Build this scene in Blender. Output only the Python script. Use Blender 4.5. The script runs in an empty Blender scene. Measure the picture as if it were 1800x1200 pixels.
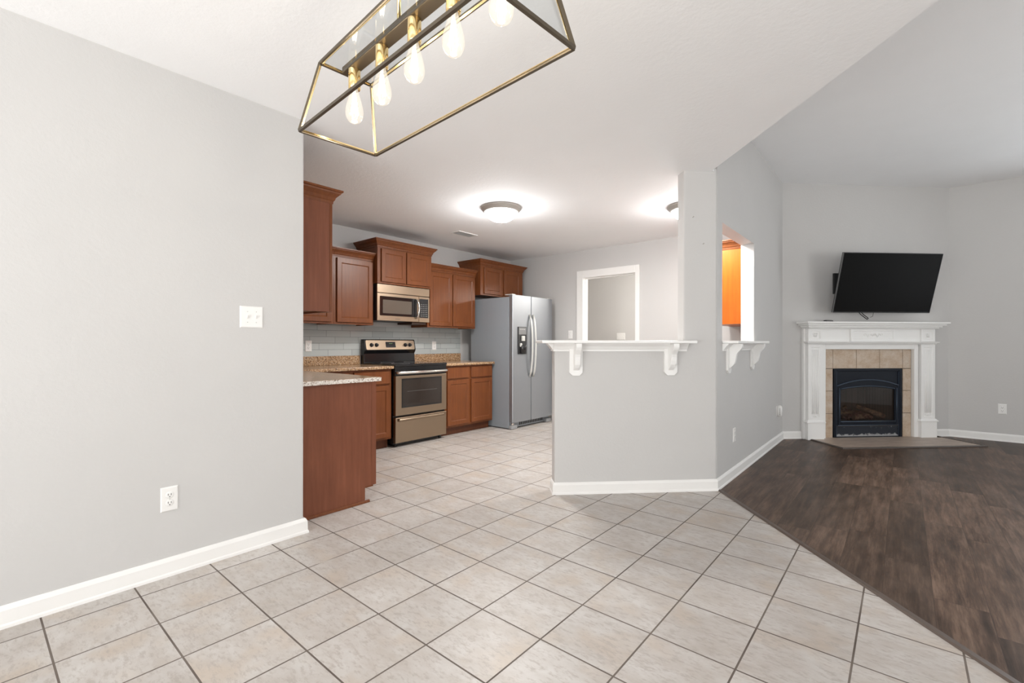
import bpy, bmesh, math, random
from mathutils import Vector, Matrix
random.seed(7)
PI = math.pi
S2 = 2 ** .5
scene = bpy.context.scene
C = scene.collection

# ------------------------------------------------------------------ camera
cam_d = bpy.data.cameras.new('camera'); cam = bpy.data.objects.new('camera', cam_d); C.objects.link(cam)
cam.location = (0, 0, 1.17)
cam.rotation_mode = 'QUATERNION'
yaw, roll = .7053, .0014
cam.rotation_quaternion = (Matrix.Rotation(yaw, 3, 'Z') @ Matrix.Rotation(PI / 2, 3, 'X') @ Matrix.Rotation(roll, 3, 'Z')).to_quaternion()
cam_d.sensor_width = 36; cam_d.lens = 816.6 / 1800 * 36
cam_d.shift_x = 7 / 1800; cam_d.shift_y = 3 / 1800
cam_d.clip_start = .05
scene.camera = cam

# ------------------------------------------------------------------ look
scene.view_settings.view_transform = 'Standard'
scene.view_settings.look = 'None'
scene.view_settings.exposure = 0.05
scene.view_settings.gamma = 1.0
scene.view_settings.use_curve_mapping = False
try:
    scene.cycles.use_denoising = True
    scene.cycles.max_bounces = 10; scene.cycles.diffuse_bounces = 7; scene.cycles.glossy_bounces = 4
    scene.cycles.transparent_max_bounces = 16
    scene.cycles.sample_clamp_indirect = 6.0
except Exception: pass

# ------------------------------------------------------------------ world and daylight
w = bpy.data.worlds.new('daylight'); scene.world = w; w.use_nodes = True
nt = w.node_tree; nt.nodes.clear()
wo = nt.nodes.new('ShaderNodeOutputWorld'); bg = nt.nodes.new('ShaderNodeBackground')
bg.inputs[0].default_value = (.95, .97, 1.0, 1); bg.inputs[1].default_value = 1.6
nt.links.new(bg.outputs[0], wo.inputs[0])

def area(name, loc, direction, sx, sy, power, col):
    d = bpy.data.lights.new(name, 'AREA'); d.shape = 'RECTANGLE'; d.size = sx; d.size_y = sy
    d.energy = power; d.color = col
    o = bpy.data.objects.new(name, d); C.objects.link(o); o.location = loc
    o.rotation_euler = Vector(direction).to_track_quat('-Z', 'Y').to_euler()
    return o
HL, HH = 2.54, 3.145                     # low ceiling, living room ceiling
# daylight entering each window (placed just outside the pane, facing in)
area('daylight_south', (-.9, -2.84, 1.1), (0, 1, .95), 3.0, 2.1, 138, (1.0, .985, .97))
area('daylight_southeast', (2.2, -2.84, 1.35), (0, 1, .8), 1.6, 1.4, 105, (1.0, .985, .97))
area('daylight_east', (3.94, .9, 1.4), (-1, 0, .5), 2.4, 1.7, 8, (1.0, .985, .96))
area('daylight_east_far', (3.94, 4.4, 1.5), (-1, .05, .9), 2.2, 1.8, 44, (1.0, .98, .95))
area('daylight_north', (2.5, 8.42, 1.45), (0, -1, .3), 1.5, 1.7, 75, (.88, .94, 1.0))

# ------------------------------------------------------------------ materials
M = {}
def mat(name, col, rough=.5, metal=0., spec=.5, **k):
    m = bpy.data.materials.new(name); m.use_nodes = True
    b = m.node_tree.nodes['Principled BSDF']
    b.inputs['Base Color'].default_value = (*col, 1); b.inputs['Roughness'].default_value = rough
    b.inputs['Metallic'].default_value = metal; b.inputs['Specular IOR Level'].default_value = spec
    for q, v in k.items():
        b.inputs[q.replace('_', ' ')].default_value = v
    M[name] = m
    return m, m.node_tree, b
def N(t, kind, **k):
    n = t.nodes.new(kind)
    for a, v in k.items(): setattr(n, a, v)
    return n
def math_n(t, op, a, b=None, c=None):
    n = N(t, 'ShaderNodeMath', operation=op)
    for i, v in enumerate((a, b, c)):
        if v is None: continue
        if isinstance(v, (int, float)): n.inputs[i].default_value = v
        else: t.links.new(v, n.inputs[i])
    return n.outputs[0]
def mixc(t, fac, a, b, mode='MIX'):
    n = N(t, 'ShaderNodeMix', data_type='RGBA', blend_type=mode)
    if isinstance(fac, (int, float)): n.inputs[0].default_value = fac
    else: t.links.new(fac, n.inputs[0])
    for i, v in ((6, a), (7, b)):
        if isinstance(v, tuple): n.inputs[i].default_value = (*v, 1)
        else: t.links.new(v, n.inputs[i])
    return n.outputs[2]
def noise(t, vec, scale, detail=3, rough=.5, dim='3D'):
    n = N(t, 'ShaderNodeTexNoise', noise_dimensions=dim); n.inputs['Scale'].default_value = scale
    n.inputs['Detail'].default_value = detail; n.inputs['Roughness'].default_value = rough
    if vec is not None: t.links.new(vec, n.inputs['Vector'])
    return n
def ramp(t, fac, stops):
    r = N(t, 'ShaderNodeValToRGB'); e = r.color_ramp.elements
    while len(e) < len(stops): e.new(.5)
    for i, (p, c) in enumerate(stops):
        e[i].position = p; e[i].color = (*c, 1)
    t.links.new(fac, r.inputs[0]); return r.outputs[0]
def mapv(t, vec, scale=(1, 1, 1), rot=(0, 0, 0), loc=(0, 0, 0)):
    n = N(t, 'ShaderNodeMapping'); n.inputs['Scale'].default_value = scale
    n.inputs['Rotation'].default_value = rot; n.inputs['Location'].default_value = loc
    t.links.new(vec, n.inputs['Vector']); return n.outputs[0]
def bump(t, b, height, strength=.2, dist=.01):
    n = N(t, 'ShaderNodeBump'); n.inputs['Strength'].default_value = strength; n.inputs['Distance'].default_value = dist
    t.links.new(height, n.inputs['Height']); t.links.new(n.outputs[0], b.inputs['Normal'])
def objc(t): return N(t, 'ShaderNodeTexCoord').outputs['Object']
def worldpos(t): return N(t, 'ShaderNodeNewGeometry').outputs['Position']

def paint(name, col, rough=.55, sc=55, st=.25):
    m, t, b = mat(name, col, rough, spec=.3)
    p = worldpos(t)
    n1 = noise(t, p, sc, 3, .6); n2 = noise(t, p, 2.5, 2)
    c = mixc(t, n2.outputs[0], tuple(x * .975 for x in col), tuple(min(1, x * 1.02) for x in col))
    t.links.new(c, b.inputs['Base Color'])
    bump(t, b, n1.outputs[0], st, .004)
    return m
paint('wall_paint', (.572, .562, .551), .6)
paint('ceiling_paint', (.885, .886, .89), .8, 38, .35)
paint('white_trim', (.84, .83, .81), .35, 20, .04)
paint('shelf_white', (.86, .855, .84), .3, 20, .03)
mat('white_plastic', (.83, .82, .80), .3)
mat('dark_slot', (.05, .048, .045), .5)

def wood(name, dark, light, rough=.33, axis='Z', scale=1.):
    m, t, b = mat(name, light, rough, spec=.28)
    p = objc(t)
    sc = {'Z': (26, 26, 1.6), 'X': (1.6, 26, 26)}[axis]
    n1 = noise(t, mapv(t, p, tuple(s * scale for s in sc)), 1.6, 5, .62)
    n2 = noise(t, mapv(t, p, (4, 4, 2.2)), 1.7, 3, .55)
    c = ramp(t, n1.outputs[0], [(.28, dark), (.72, light)])
    c2 = mixc(t, n2.outputs[0], tuple(x * .78 for x in dark), tuple(min(1, x * 1.2) for x in light))
    t.links.new(mixc(t, .42, c, c2), b.inputs['Base Color'])
    bump(t, b, n1.outputs[0], .05, .002)
    return m
wood('cabinet_wood', (.118, .034, .0105), (.212, .068, .021))
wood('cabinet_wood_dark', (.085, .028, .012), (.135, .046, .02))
wood('panel_wood', (.145, .046, .023), (.235, .084, .044), .42)
wood('lamplit_wood', (.36, .075, .006), (.56, .13, .011), .35)  # cabinet wood with the orange glow of the nearby lamp put into its colour
mat('cabinet_inside', (.05, .022, .012), .6)

# granite
m, t, b = mat('granite', (.5, .36, .22), .18)
p = objc(t)
v1 = N(t, 'ShaderNodeTexVoronoi'); v1.inputs['Scale'].default_value = 105; t.links.new(p, v1.inputs['Vector'])
n1 = noise(t, p, 62, 3, .75); n2 = noise(t, p, 14, 2)
base = ramp(t, n1.outputs[0], [(.34, (.04, .025, .018)), (.45, (.28, .15, .07)), (.56, (.46, .28, .14)), (.68, (.66, .52, .37))])
sp = ramp(t, v1.outputs['Color'], [(.2, (.05, .03, .022)), (.35, (.30, .17, .08)), (.62, (.50, .32, .18)), (1., (.74, .62, .48))])
t.links.new(mixc(t, n2.outputs[0], base, sp), b.inputs['Base Color'])
m, t, b = mat('granite_edge', (.6, .5, .4), .25)
p = objc(t)
v1 = N(t, 'ShaderNodeTexVoronoi'); v1.inputs['Scale'].default_value = 120; t.links.new(p, v1.inputs['Vector'])
t.links.new(ramp(t, v1.outputs['Color'], [(.0, (.09, .07, .06)), (.2, (.42, .34, .28)), (.45, (.72, .66, .6)), (1., (.9, .87, .82))]), b.inputs['Base Color'])

# floor tile: square grid, TS apart, aligned with the walls
TS, TX, TY = .3167, -2.676, .2167
m, t, b = mat('floor_tile', (.62, .57, .52), .42, spec=.45)
p = worldpos(t); sx = N(t, 'ShaderNodeSeparateXYZ'); t.links.new(p, sx.inputs[0])
u = math_n(t, 'DIVIDE', math_n(t, 'SUBTRACT', sx.outputs[0], TX), TS)
v = math_n(t, 'DIVIDE', math_n(t, 'SUBTRACT', sx.outputs[1], TY), TS)
fu = math_n(t, 'ABSOLUTE', math_n(t, 'SUBTRACT', math_n(t, 'FRACT', u), .5))
fv = math_n(t, 'ABSOLUTE', math_n(t, 'SUBTRACT', math_n(t, 'FRACT', v), .5))
edge = math_n(t, 'MAXIMUM', fu, fv)                       # .5 at the joint
grout = math_n(t, 'GREATER_THAN', edge, .5 - .0034 / TS * 1.0)
cell = N(t, 'ShaderNodeCombineXYZ'); t.links.new(math_n(t, 'FLOOR', u), cell.inputs[0]); t.links.new(math_n(t, 'FLOOR', v), cell.inputs[1])
wn = N(t, 'ShaderNodeTexWhiteNoise'); t.links.new(cell.outputs[0], wn.inputs['Vector'])
off = N(t, 'ShaderNodeVectorMath', operation='MULTIPLY_ADD'); t.links.new(wn.outputs['Color'], off.inputs[0]); off.inputs[1].default_value = (9, 9, 9); t.links.new(p, off.inputs[2])
nA = noise(t, mapv(t, off.outputs[0], (3.2, 5.5, 1)), 1.8, 5, .65)
nB = noise(t, mapv(t, off.outputs[0], (16, 38, 1)), 1.6, 4, .7)
nC = noise(t, off.outputs[0], 5., 2, .5)
cA = ramp(t, nA.outputs[0], [(.32, (.47, .425, .385)), (.5, (.53, .495, .465)), (.68, (.585, .56, .535))])
cB = mixc(t, ramp(t, nC.outputs[0], [(.52, (0, 0, 0)), (.72, (.55, .55, .55))]), cA, (.50, .405, .315))
cC = mixc(t, ramp(t, nB.outputs[0], [(.50, (0, 0, 0)), (.64, (.7, .7, .7))]), cB, (.40, .355, .32))
vv = math_n(t, 'MULTIPLY_ADD', wn.outputs['Value'], .09, .875)
cD = N(t, 'ShaderNodeVectorMath', operation='SCALE'); t.links.new(cC, cD.inputs[0]); t.links.new(vv, cD.inputs['Scale'])
gn = noise(t, p, 3.5, 2)
gc = ramp(t, gn.outputs[0], [(.35, (.085, .065, .052)), (.68, (.17, .14, .12)), (.80, (.5, .47, .43))])
t.links.new(mixc(t, grout, cD.outputs[0], gc), b.inputs['Base Color'])
t.links.new(math_n(t, 'MULTIPLY_ADD', grout, .4, .40), b.inputs['Roughness'])
hgt = math_n(t, 'SUBTRACT', math_n(t, 'MULTIPLY', nB.outputs[0], .15), math_n(t, 'MULTIPLY', grout, 1.0))
bump(t, b, hgt, .25, .002)

# plank floor running along +Y
m, t, b = mat('plank_floor', (.1, .07, .05), .4, spec=.22)
p = worldpos(t); sx = N(t, 'ShaderNodeSeparateXYZ'); t.links.new(p, sx.inputs[0])
PW, PL = .182, 1.22
u = math_n(t, 'DIVIDE', math_n(t, 'ADD', sx.outputs[0], .258 + PW * 20), PW)
row = math_n(t, 'FLOOR', u)
wr = N(t, 'ShaderNodeTexWhiteNoise', noise_dimensions='1D'); t.links.new(row, wr.inputs['W'])
v = math_n(t, 'ADD', math_n(t, 'DIVIDE', sx.outputs[1], PL), math_n(t, 'MULTIPLY', wr.outputs['Value'], 7.31))
fu = math_n(t, 'ABSOLUTE', math_n(t, 'SUBTRACT', math_n(t, 'FRACT', u), .5))
fv = math_n(t, 'ABSOLUTE', math_n(t, 'SUBTRACT', math_n(t, 'FRACT', v), .5))
seam = math_n(t, 'MAXIMUM', math_n(t, 'GREATER_THAN', fu, .5 - .0012 / PW), math_n(t, 'GREATER_THAN', fv, .5 - .0012 / PL))
cell = N(t, 'ShaderNodeCombineXYZ'); t.links.new(row, cell.inputs[0]); t.links.new(math_n(t, 'FLOOR', v), cell.inputs[1])
wn = N(t, 'ShaderNodeTexWhiteNoise'); t.links.new(cell.outputs[0], wn.inputs['Vector'])
off = N(t, 'ShaderNodeVectorMath', operation='MULTIPLY_ADD'); t.links.new(wn.outputs['Color'], off.inputs[0]); off.inputs[1].default_value = (9, 9, 9); t.links.new(p, off.inputs[2])
g1 = noise(t, mapv(t, off.outputs[0], (22, 1.7, 1)), 1.6, 6, .75)
g2 = noise(t, mapv(t, off.outputs[0], (7, 1.6, 1)), 1.5, 4, .6)
c1 = ramp(t, g1.outputs[0], [(.38, (.034, .020, .013)), (.5, (.11, .066, .044)), (.62, (.23, .152, .108))])
c2 = ramp(t, g2.outputs[0], [(.34, (.040, .024, .017)), (.52, (.11, .070, .050)), (.68, (.20, .138, .104))])
cc = mixc(t, .5, c1, c2)
vv = math_n(t, 'MULTIPLY_ADD', wn.outputs['Value'], .5, .55)
cD = N(t, 'ShaderNodeVectorMath', operation='SCALE'); t.links.new(cc, cD.inputs[0]); t.links.new(vv, cD.inputs['Scale'])
t.links.new(mixc(t, math_n(t, 'MULTIPLY', seam, .6), cD.outputs[0], (.03, .02, .015)), b.inputs['Base Color'])
t.links.new(math_n(t, 'MULTIPLY_ADD', g1.outputs[0], .2, .32), b.inputs['Roughness'])
bump(t, b, math_n(t, 'SUBTRACT', math_n(t, 'MULTIPLY', g1.outputs[0], .3), seam), .18, .0015)
mat('strip_brown', (.085, .06, .046), .45)

# grey glass subway backsplash
m, t, b = mat('subway_tile', (.45, .47, .46), .12)
p = worldpos(t); sx = N(t, 'ShaderNodeSeparateXYZ'); t.links.new(p, sx.inputs[0])
cb = N(t, 'ShaderNodeCombineXYZ'); t.links.new(math_n(t, 'MULTIPLY_ADD', math_n(t, 'FLOOR', math_n(t, 'DIVIDE', math_n(t, 'SUBTRACT', sx.outputs[2], 1.02), .0735)), .107, sx.outputs[1]), cb.inputs[0]); t.links.new(math_n(t, 'SUBTRACT', sx.outputs[2], 1.02), cb.inputs[1])
br = N(t, 'ShaderNodeTexBrick'); br.offset = 0; br.offset_frequency = 1; br.squash = 1
t.links.new(cb.outputs[0], br.inputs['Vector'])
br.inputs['Scale'].default_value = 1; br.inputs['Mortar Size'].default_value = .0018; br.inputs['Mortar Smooth'].default_value = .1
br.inputs['Brick Width'].default_value = .30; br.inputs['Row Height'].default_value = .0735
br.inputs['Color1'].default_value = (.42, .45, .445, 1); br.inputs['Color2'].default_value = (.50, .53, .52, 1); br.inputs['Mortar'].default_value = (.20, .21, .21, 1)
t.links.new(br.outputs['Color'], b.inputs['Base Color'])
bump(t, b, math_n(t, 'MULTIPLY', br.outputs['Fac'], -1.), .4, .002)

# metals
def metal(name, col, rough, sc=(2, 2, 260)):
    m, t, b = mat(name, col, rough, .72 if 'fridge' in name else 1.)
    n1 = noise(t, mapv(t, objc(t), sc), 1.5, 2)
    t.links.new(math_n(t, 'MULTIPLY_ADD', n1.outputs[0], .16, rough - .08), b.inputs['Roughness'])
    bump(t, b, n1.outputs[0], .03, .001)
metal('steel_warm', (.37, .285, .205), .34)
metal('steel_bright', (.80, .78, .74), .18)
metal('steel_fridge', (.32, .335, .355), .42, (260, 260, 2))
mat('fridge_side', (.285, .315, .345), .5, .1)
mat('fridge_grey', (.33, .34, .35), .5, .2)
mat('handle_grey', (.62, .62, .59), .35, .4)
mat('nickel', (.40, .37, .34), .35, .35)
mat('black_enamel', (.009, .009, .010), .16)
mat('black_glass', (.012, .012, .013), .05, spec=.6)
mat('black_plastic', (.02, .02, .021), .4)
mat('oven_window', (.028, .020, .016), .07, spec=.7)
mat('mw_window', (.11, .09, .072), .2)
mat('grey_plastic', (.2, .2, .2), .4)
m, t, b = mat('display', (.02, .03, .02), .2); b.inputs['Emission Color'].default_value = (.5, .75, .3, 1); b.inputs['Emission Strength'].default_value = .25
mat('tv_screen', (.002, .002, .002), .06, spec=.2)
mat('brass_dark', (.13, .105, .075), .38, .85)
mat('brass_bright', (.95, .72, .36), .14, 1.)
# fireplace
m, t, b = mat('stone_tile', (.5, .4, .3), .45)
p = objc(t); n1 = noise(t, p, 9, 5, .7); n2 = noise(t, p, 60, 3, .6)
c = ramp(t, n1.outputs[0], [(.3, (.42, .30, .20)), (.5, (.52, .41, .31)), (.72, (.60, .52, .44))])
t.links.new(mixc(t, ramp(t, n2.outputs[0], [(.55, (0, 0, 0)), (.7, (.5, .5, .5))]), c, (.36, .25, .17)), b.inputs['Base Color'])
mat('stone_grout', (.15, .11, .08), .8)
m, t, b = mat('hearth_tile', (.25, .2, .16), .4)
p = objc(t); n1 = noise(t, mapv(t, p, (2, 9, 1)), 2.5, 5, .65)
t.links.new(ramp(t, n1.outputs[0], [(.3, (.30, .225, .175)), (.55, (.42, .335, .275)), (.75, (.52, .44, .37))]), b.inputs['Base Color'])
mat('hearth_trim', (.07, .052, .042), .45)
mat('firebox_metal', (.008, .011, .018), .42, .0, .22)
mat('firebox_edge', (.075, .10, .14), .3, .6)
m, t, b = mat('firebox_brick', (.2, .16, .14), .9)
br = N(t, 'ShaderNodeTexBrick'); t.links.new(objc(t), br.inputs['Vector']); br.inputs['Scale'].default_value = 6
br.inputs['Color1'].default_value = (.24, .19, .165, 1); br.inputs['Color2'].default_value = (.20, .16, .14, 1); br.inputs['Mortar'].default_value = (.13, .11, .10, 1)
t.links.new(br.outputs[0], b.inputs['Base Color'])
m, t, b = mat('log_bark', (.10, .055, .035), .95)
n1 = noise(t, objc(t), 22, 4, .7); t.links.new(ramp(t, n1.outputs[0], [(.35, (.09, .05, .034)), (.65, (.34, .21, .14))]), b.inputs['Base Color'])
bump(t, b, n1.outputs[0], .6, .01)
mat('rock_wool', (.17, .08, .06), 1.)
m, t, b = mat('louver_dusty', (.02, .024, .034), .5, .3)
p = objc(t); sx = N(t, 'ShaderNodeSeparateXYZ'); t.links.new(p, sx.inputs[0])
n1 = noise(t, p, 45, 4, .7); n2 = noise(t, p, 18, 3, .6)
hz = math_n(t, 'SUBTRACT', math_n(t, 'ADD', .0, math_n(t, 'MULTIPLY', n2.outputs[0], .10)), sx.outputs[2])
ash = math_n(t, 'MINIMUM', math_n(t, 'MULTIPLY', math_n(t, 'MAXIMUM', hz, 0), 60), .9)
spk = math_n(t, 'MULTIPLY', math_n(t, 'GREATER_THAN', math_n(t, 'MULTIPLY', n1.outputs[0], n2.outputs[0]), .37), .5)
t.links.new(mixc(t, math_n(t, 'MAXIMUM', ash, spk), (.02, .024, .034), (.42, .42, .42)), b.inputs['Base Color'])

def thin_glass(name, tint, gloss=.08, rough=.02):
    m = bpy.data.materials.new(name); m.use_nodes = True; t = m.node_tree; t.nodes.clear()
    o = N(t, 'ShaderNodeOutputMaterial'); mx = N(t, 'ShaderNodeMixShader'); tr = N(t, 'ShaderNodeBsdfTransparent'); gl = N(t, 'ShaderNodeBsdfGlossy')
    tr.inputs[0].default_value = (*tint, 1); gl.inputs['Roughness'].default_value = rough
    fr = N(t, 'ShaderNodeLayerWeight'); fr.inputs[0].default_value = .5
    t.links.new(math_n(t, 'ADD', math_n(t, 'MULTIPLY', math_n(t, 'POWER', fr.outputs['Facing'], 4.), .5), gloss), mx.inputs[0])
    t.links.new(tr.outputs[0], mx.inputs[1]); t.links.new(gl.outputs[0], mx.inputs[2]); t.links.new(mx.outputs[0], o.inputs[0])
    M[name] = m
thin_glass('window_glass', (.97, .98, .98), .04)
thin_glass('lamp_pane', (.90, .92, .93), .05)
thin_glass('fire_glass', (.72, .70, .68), .05)
def emitter(name, col, s):
    m = bpy.data.materials.new(name); m.use_nodes = True; t = m.node_tree; t.nodes.clear()
    o = N(t, 'ShaderNodeOutputMaterial'); e = N(t, 'ShaderNodeEmission'); e.inputs[0].default_value = (*col, 1); e.inputs[1].default_value = s
    t.links.new(e.outputs[0], o.inputs[0]); M[name] = m
emitter('filament', (1, .80, .50), 40)
m = bpy.data.materials.new('bulb_glass'); m.use_nodes = True; t = m.node_tree; t.nodes.clear(); M['bulb_glass'] = m
o_ = N(t, 'ShaderNodeOutputMaterial'); tr = N(t, 'ShaderNodeBsdfTransparent'); gl = N(t, 'ShaderNodeBsdfGlossy'); em = N(t, 'ShaderNodeEmission')
gl.inputs['Roughness'].default_value = .03; em.inputs[0].default_value = (1, .90, .74, 1); em.inputs[1].default_value = 1.5
lw = N(t, 'ShaderNodeLayerWeight'); lw.inputs[0].default_value = .35
m1 = N(t, 'ShaderNodeMixShader'); m2 = N(t, 'ShaderNodeMixShader'); m1.inputs[0].default_value = .26
t.links.new(tr.outputs[0], m1.inputs[1]); t.links.new(em.outputs[0], m1.inputs[2])
t.links.new(math_n(t, 'MULTIPLY', lw.outputs['Facing'], .3), m2.inputs[0])
t.links.new(m1.outputs[0], m2.inputs[1]); t.links.new(gl.outputs[0], m2.inputs[2]); t.links.new(m2.outputs[0], o_.inputs[0])
m, t, b = mat('dome_glass', (.9, .88, .84), .3)
n1 = noise(t, objc(t), 9, 3, .6)
b.inputs['Emission Strength'].default_value = 62
t.links.new(ramp(t, n1.outputs[0], [(.4, (.97, .97, .96)), (.6, (.98, .99, 1))]), b.inputs['Emission Color'])

# ------------------------------------------------------------------ mesh helpers
class MB:
    def __init__(s): s.v = []; s.f = []; s.m = []; s.smooth = []
    def add(s, vs, fs, mi=0, sm=False):
        o = len(s.v); s.v += [tuple(v) for v in vs]
        for f in fs: s.f.append([o + i for i in f]); s.m.append(mi); s.smooth.append(sm)
        return s
    def box(s, x0, x1, y0, y1, z0, z1, mi=0):
        vs = [(x0, y0, z0), (x1, y0, z0), (x1, y1, z0), (x0, y1, z0), (x0, y0, z1), (x1, y0, z1), (x1, y1, z1), (x0, y1, z1)]
        return s.add(vs, [(0, 3, 2, 1), (4, 5, 6, 7), (0, 1, 5, 4), (1, 2, 6, 5), (2, 3, 7, 6), (3, 0, 4, 7)], mi)
    def cbox(s, x0, x1, y0, y1, z0, z1, c=.003, mi=0):   # box with chamfered edges
        b = bmesh.new()
        m4 = Matrix.Translation(((x0 + x1) / 2, (y0 + y1) / 2, (z0 + z1) / 2)) @ Matrix.Diagonal((abs(x1 - x0), abs(y1 - y0), abs(z1 - z0), 1))
        bmesh.ops.create_cube(b, size=1, matrix=m4)
        bmesh.ops.bevel(b, geom=list(b.edges), offset=c, segments=2, affect='EDGES', profile=.5)
        b.verts.ensure_lookup_table(); b.verts.index_update()
        s.add([v.co[:] for v in b.verts], [[v.index for v in f.verts] for f in b.faces], mi); b.free(); return s
    def prism(s, pts, z0, z1, mi=0, axis='Z'):             # pts 2D ccw; extruded along an axis
        n = len(pts)
        def P(p, z): return {'Z': (p[0], p[1], z), 'Y': (p[0], z, p[1]), 'X': (z, p[0], p[1])}[axis]
        vs = [P(p, z0) for p in pts] + [P(p, z1) for p in pts]
        fs = [list(range(n))[::-1], [n + i for i in range(n)]] + [(i, (i + 1) % n, n + (i + 1) % n, n + i) for i in range(n)]
        return s.add(vs, fs, mi)
    def rings(s, rings, mi=0, sm=True, cap=True, closed=True):  # list of equal rings of points
        n = len(rings[0]); vs = [p for r in rings for p in r]; fs = []
        for i in range(len(rings) - 1):
            for j in range(n if closed else n - 1):
                a = i * n + j; b_ = i * n + (j + 1) % n; fs.append((a, b_, b_ + n, a + n))
        s.add(vs, fs, mi, sm)
        if cap:
            o = len(s.v) - len(vs)
            s.f.append([o + i for i in range(n)][::-1]); s.m.append(mi); s.smooth.append(False)
            s.f.append([o + len(vs) - n + i for i in range(n)]); s.m.append(mi); s.smooth.append(False)
        return s
    def lathe(s, prof, c=(0, 0, 0), seg=32, mi=0, axis='Z', cap=False):
        rs = []
        for r, z in prof:
            ring = []
            for k in range(seg):
                a = 2 * PI * k / seg; x, y = r * math.cos(a), r * math.sin(a)
                ring.append({'Z': (c[0] + x, c[1] + y, c[2] + z), 'Y': (c[0] + x, c[1] + z, c[2] - y), 'X': (c[0] + z, c[1] + x, c[2] + y)}[axis])
            rs.append(ring)
        return s.rings(rs, mi, True, cap)
    def tube(s, pts, r, seg=10, mi=0, cap=True, flat=1.):
        pts = [Vector(p) for p in pts]; rs = []
        up = Vector((0, 0, 1))
        for i, p in enumerate(pts):
            d = (pts[min(i + 1, len(pts) - 1)] - pts[max(i - 1, 0)]).normalized()
            if i == 0:
                if abs(d.dot(up)) > .95: up = Vector((1, 0, 0))
                s1 = d.cross(up).normalized()
            else:
                s1 = (s1 - d * s1.dot(d)).normalized()
            s2 = d.cross(s1)
            rr = r[i] if isinstance(r, (list, tuple)) else r
            rs.append([tuple(p + s1 * rr * math.cos(2 * PI * k / seg) + s2 * rr * flat * math.sin(2 * PI * k / seg)) for k in range(seg)])
        return s.rings(rs, mi, seg > 6, cap)
    def bar(s, a, b_, wd, ht=None, mi=0, up=(0, 0, 1)):   # rectangular bar between points
        a, b_ = Vector(a), Vector(b_); d = (b_ - a).normalized(); u = Vector(up)
        if abs(d.dot(u)) > .97: u = Vector((1, 0, 0))
        s1 = d.cross(u).normalized() * wd / 2; s2 = s1.cross(d).normalized() * (ht or wd) / 2
        return s.rings([[tuple(p + s1 + s2), tuple(p - s1 + s2), tuple(p - s1 - s2), tuple(p + s1 - s2)] for p in (a, b_)], mi, False)
    def sweep(s, path, prof, closed=False, mi=0):
        # path: 2D points; profile: closed list of (out, z); out = to the right-hand side of the path
        n = len(path); rs = []
        for i, p in enumerate(path):
            p = Vector(p)
            d1 = (p - Vector(path[i - 1])).normalized() if (i > 0 or closed) else None
            d2 = (Vector(path[(i + 1) % n]) - p).normalized() if (i < n - 1 or closed) else None
            if d1 is None: d1 = d2
            if d2 is None: d2 = d1
            n1 = Vector((d1.y, -d1.x)); n2 = Vector((d2.y, -d2.x))
            k = (n1 + n2) / (1 + n1.dot(n2))
            rs.append([(p.x + k.x * o, p.y + k.y * o, z) for o, z in prof])
        if closed: rs.append(rs[0])
        return s.rings(rs, mi, False, not closed)
    def panel(s, x0, x1, z0, z1, rings, mi=0, back=None):
        # front facing -y; rings: list of (inset, y); the last ring is filled; back = y of the back plane
        rr = [[(x0 + i, y, z0 + i), (x1 - i, y, z0 + i), (x1 - i, y, z1 - i), (x0 + i, y, z1 - i)] for i, y in rings]
        if back is not None:
            rr = [[(x0, back, z0), (x1, back, z0), (x1, back, z1), (x0, back, z1)]] + rr
        return s.rings(rr, mi, False, True)
    def build(s, name, mats, parent=None, label=None, xf=None, bevel=None, recalc=True):
        me = bpy.data.meshes.new(name); me.from_pydata(s.v, [], s.f)
        if not isinstance(mats, (list, tuple)): mats = [mats]
        for m_ in mats: me.materials.append(M[m_])
        me.polygons.foreach_set('material_index', s.m); me.polygons.foreach_set('use_smooth', s.smooth)
        if recalc:
            b = bmesh.new(); b.from_mesh(me); bmesh.ops.recalc_face_normals(b, faces=b.faces); b.to_mesh(me); b.free()
        o = bpy.data.objects.new(name, me); C.objects.link(o)
        if xf is not None: o.matrix_world = xf
        if parent is not None: o.parent = parent
        if label: o['label'] = label
        if bevel:
            bm_ = o.modifiers.new('bevel', 'BEVEL'); bm_.width = bevel; bm_.segments = 3; bm_.limit_method = 'ANGLE'; bm_.angle_limit = 1.0
        return o
def thing(name, label, cat, loc=(0, 0, 0), rz=0., group=None):
    o = bpy.data.objects.new(name, None); C.objects.link(o); o.location = loc; o.rotation_euler = (0, 0, rz)
    o.empty_display_size = .1
    o['label'] = label; o['category'] = cat
    if group: o['group'] = group
    return o
def tag(o, label, cat, group=None):
    o['label'] = label; o['category'] = cat
    if group: o['group'] = group
    return o
def struct(name, mb, mats, parent=None, bevel=None):
    o = mb.build(name, mats, parent, bevel=bevel)
    if parent is None: o['kind'] = 'structure'
    return o
def copy_tree(o, parent=None):
    c = o.copy(); C.objects.link(c); c.parent = parent
    for ch in list(o.children): copy_tree(ch, c)
    return c

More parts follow.
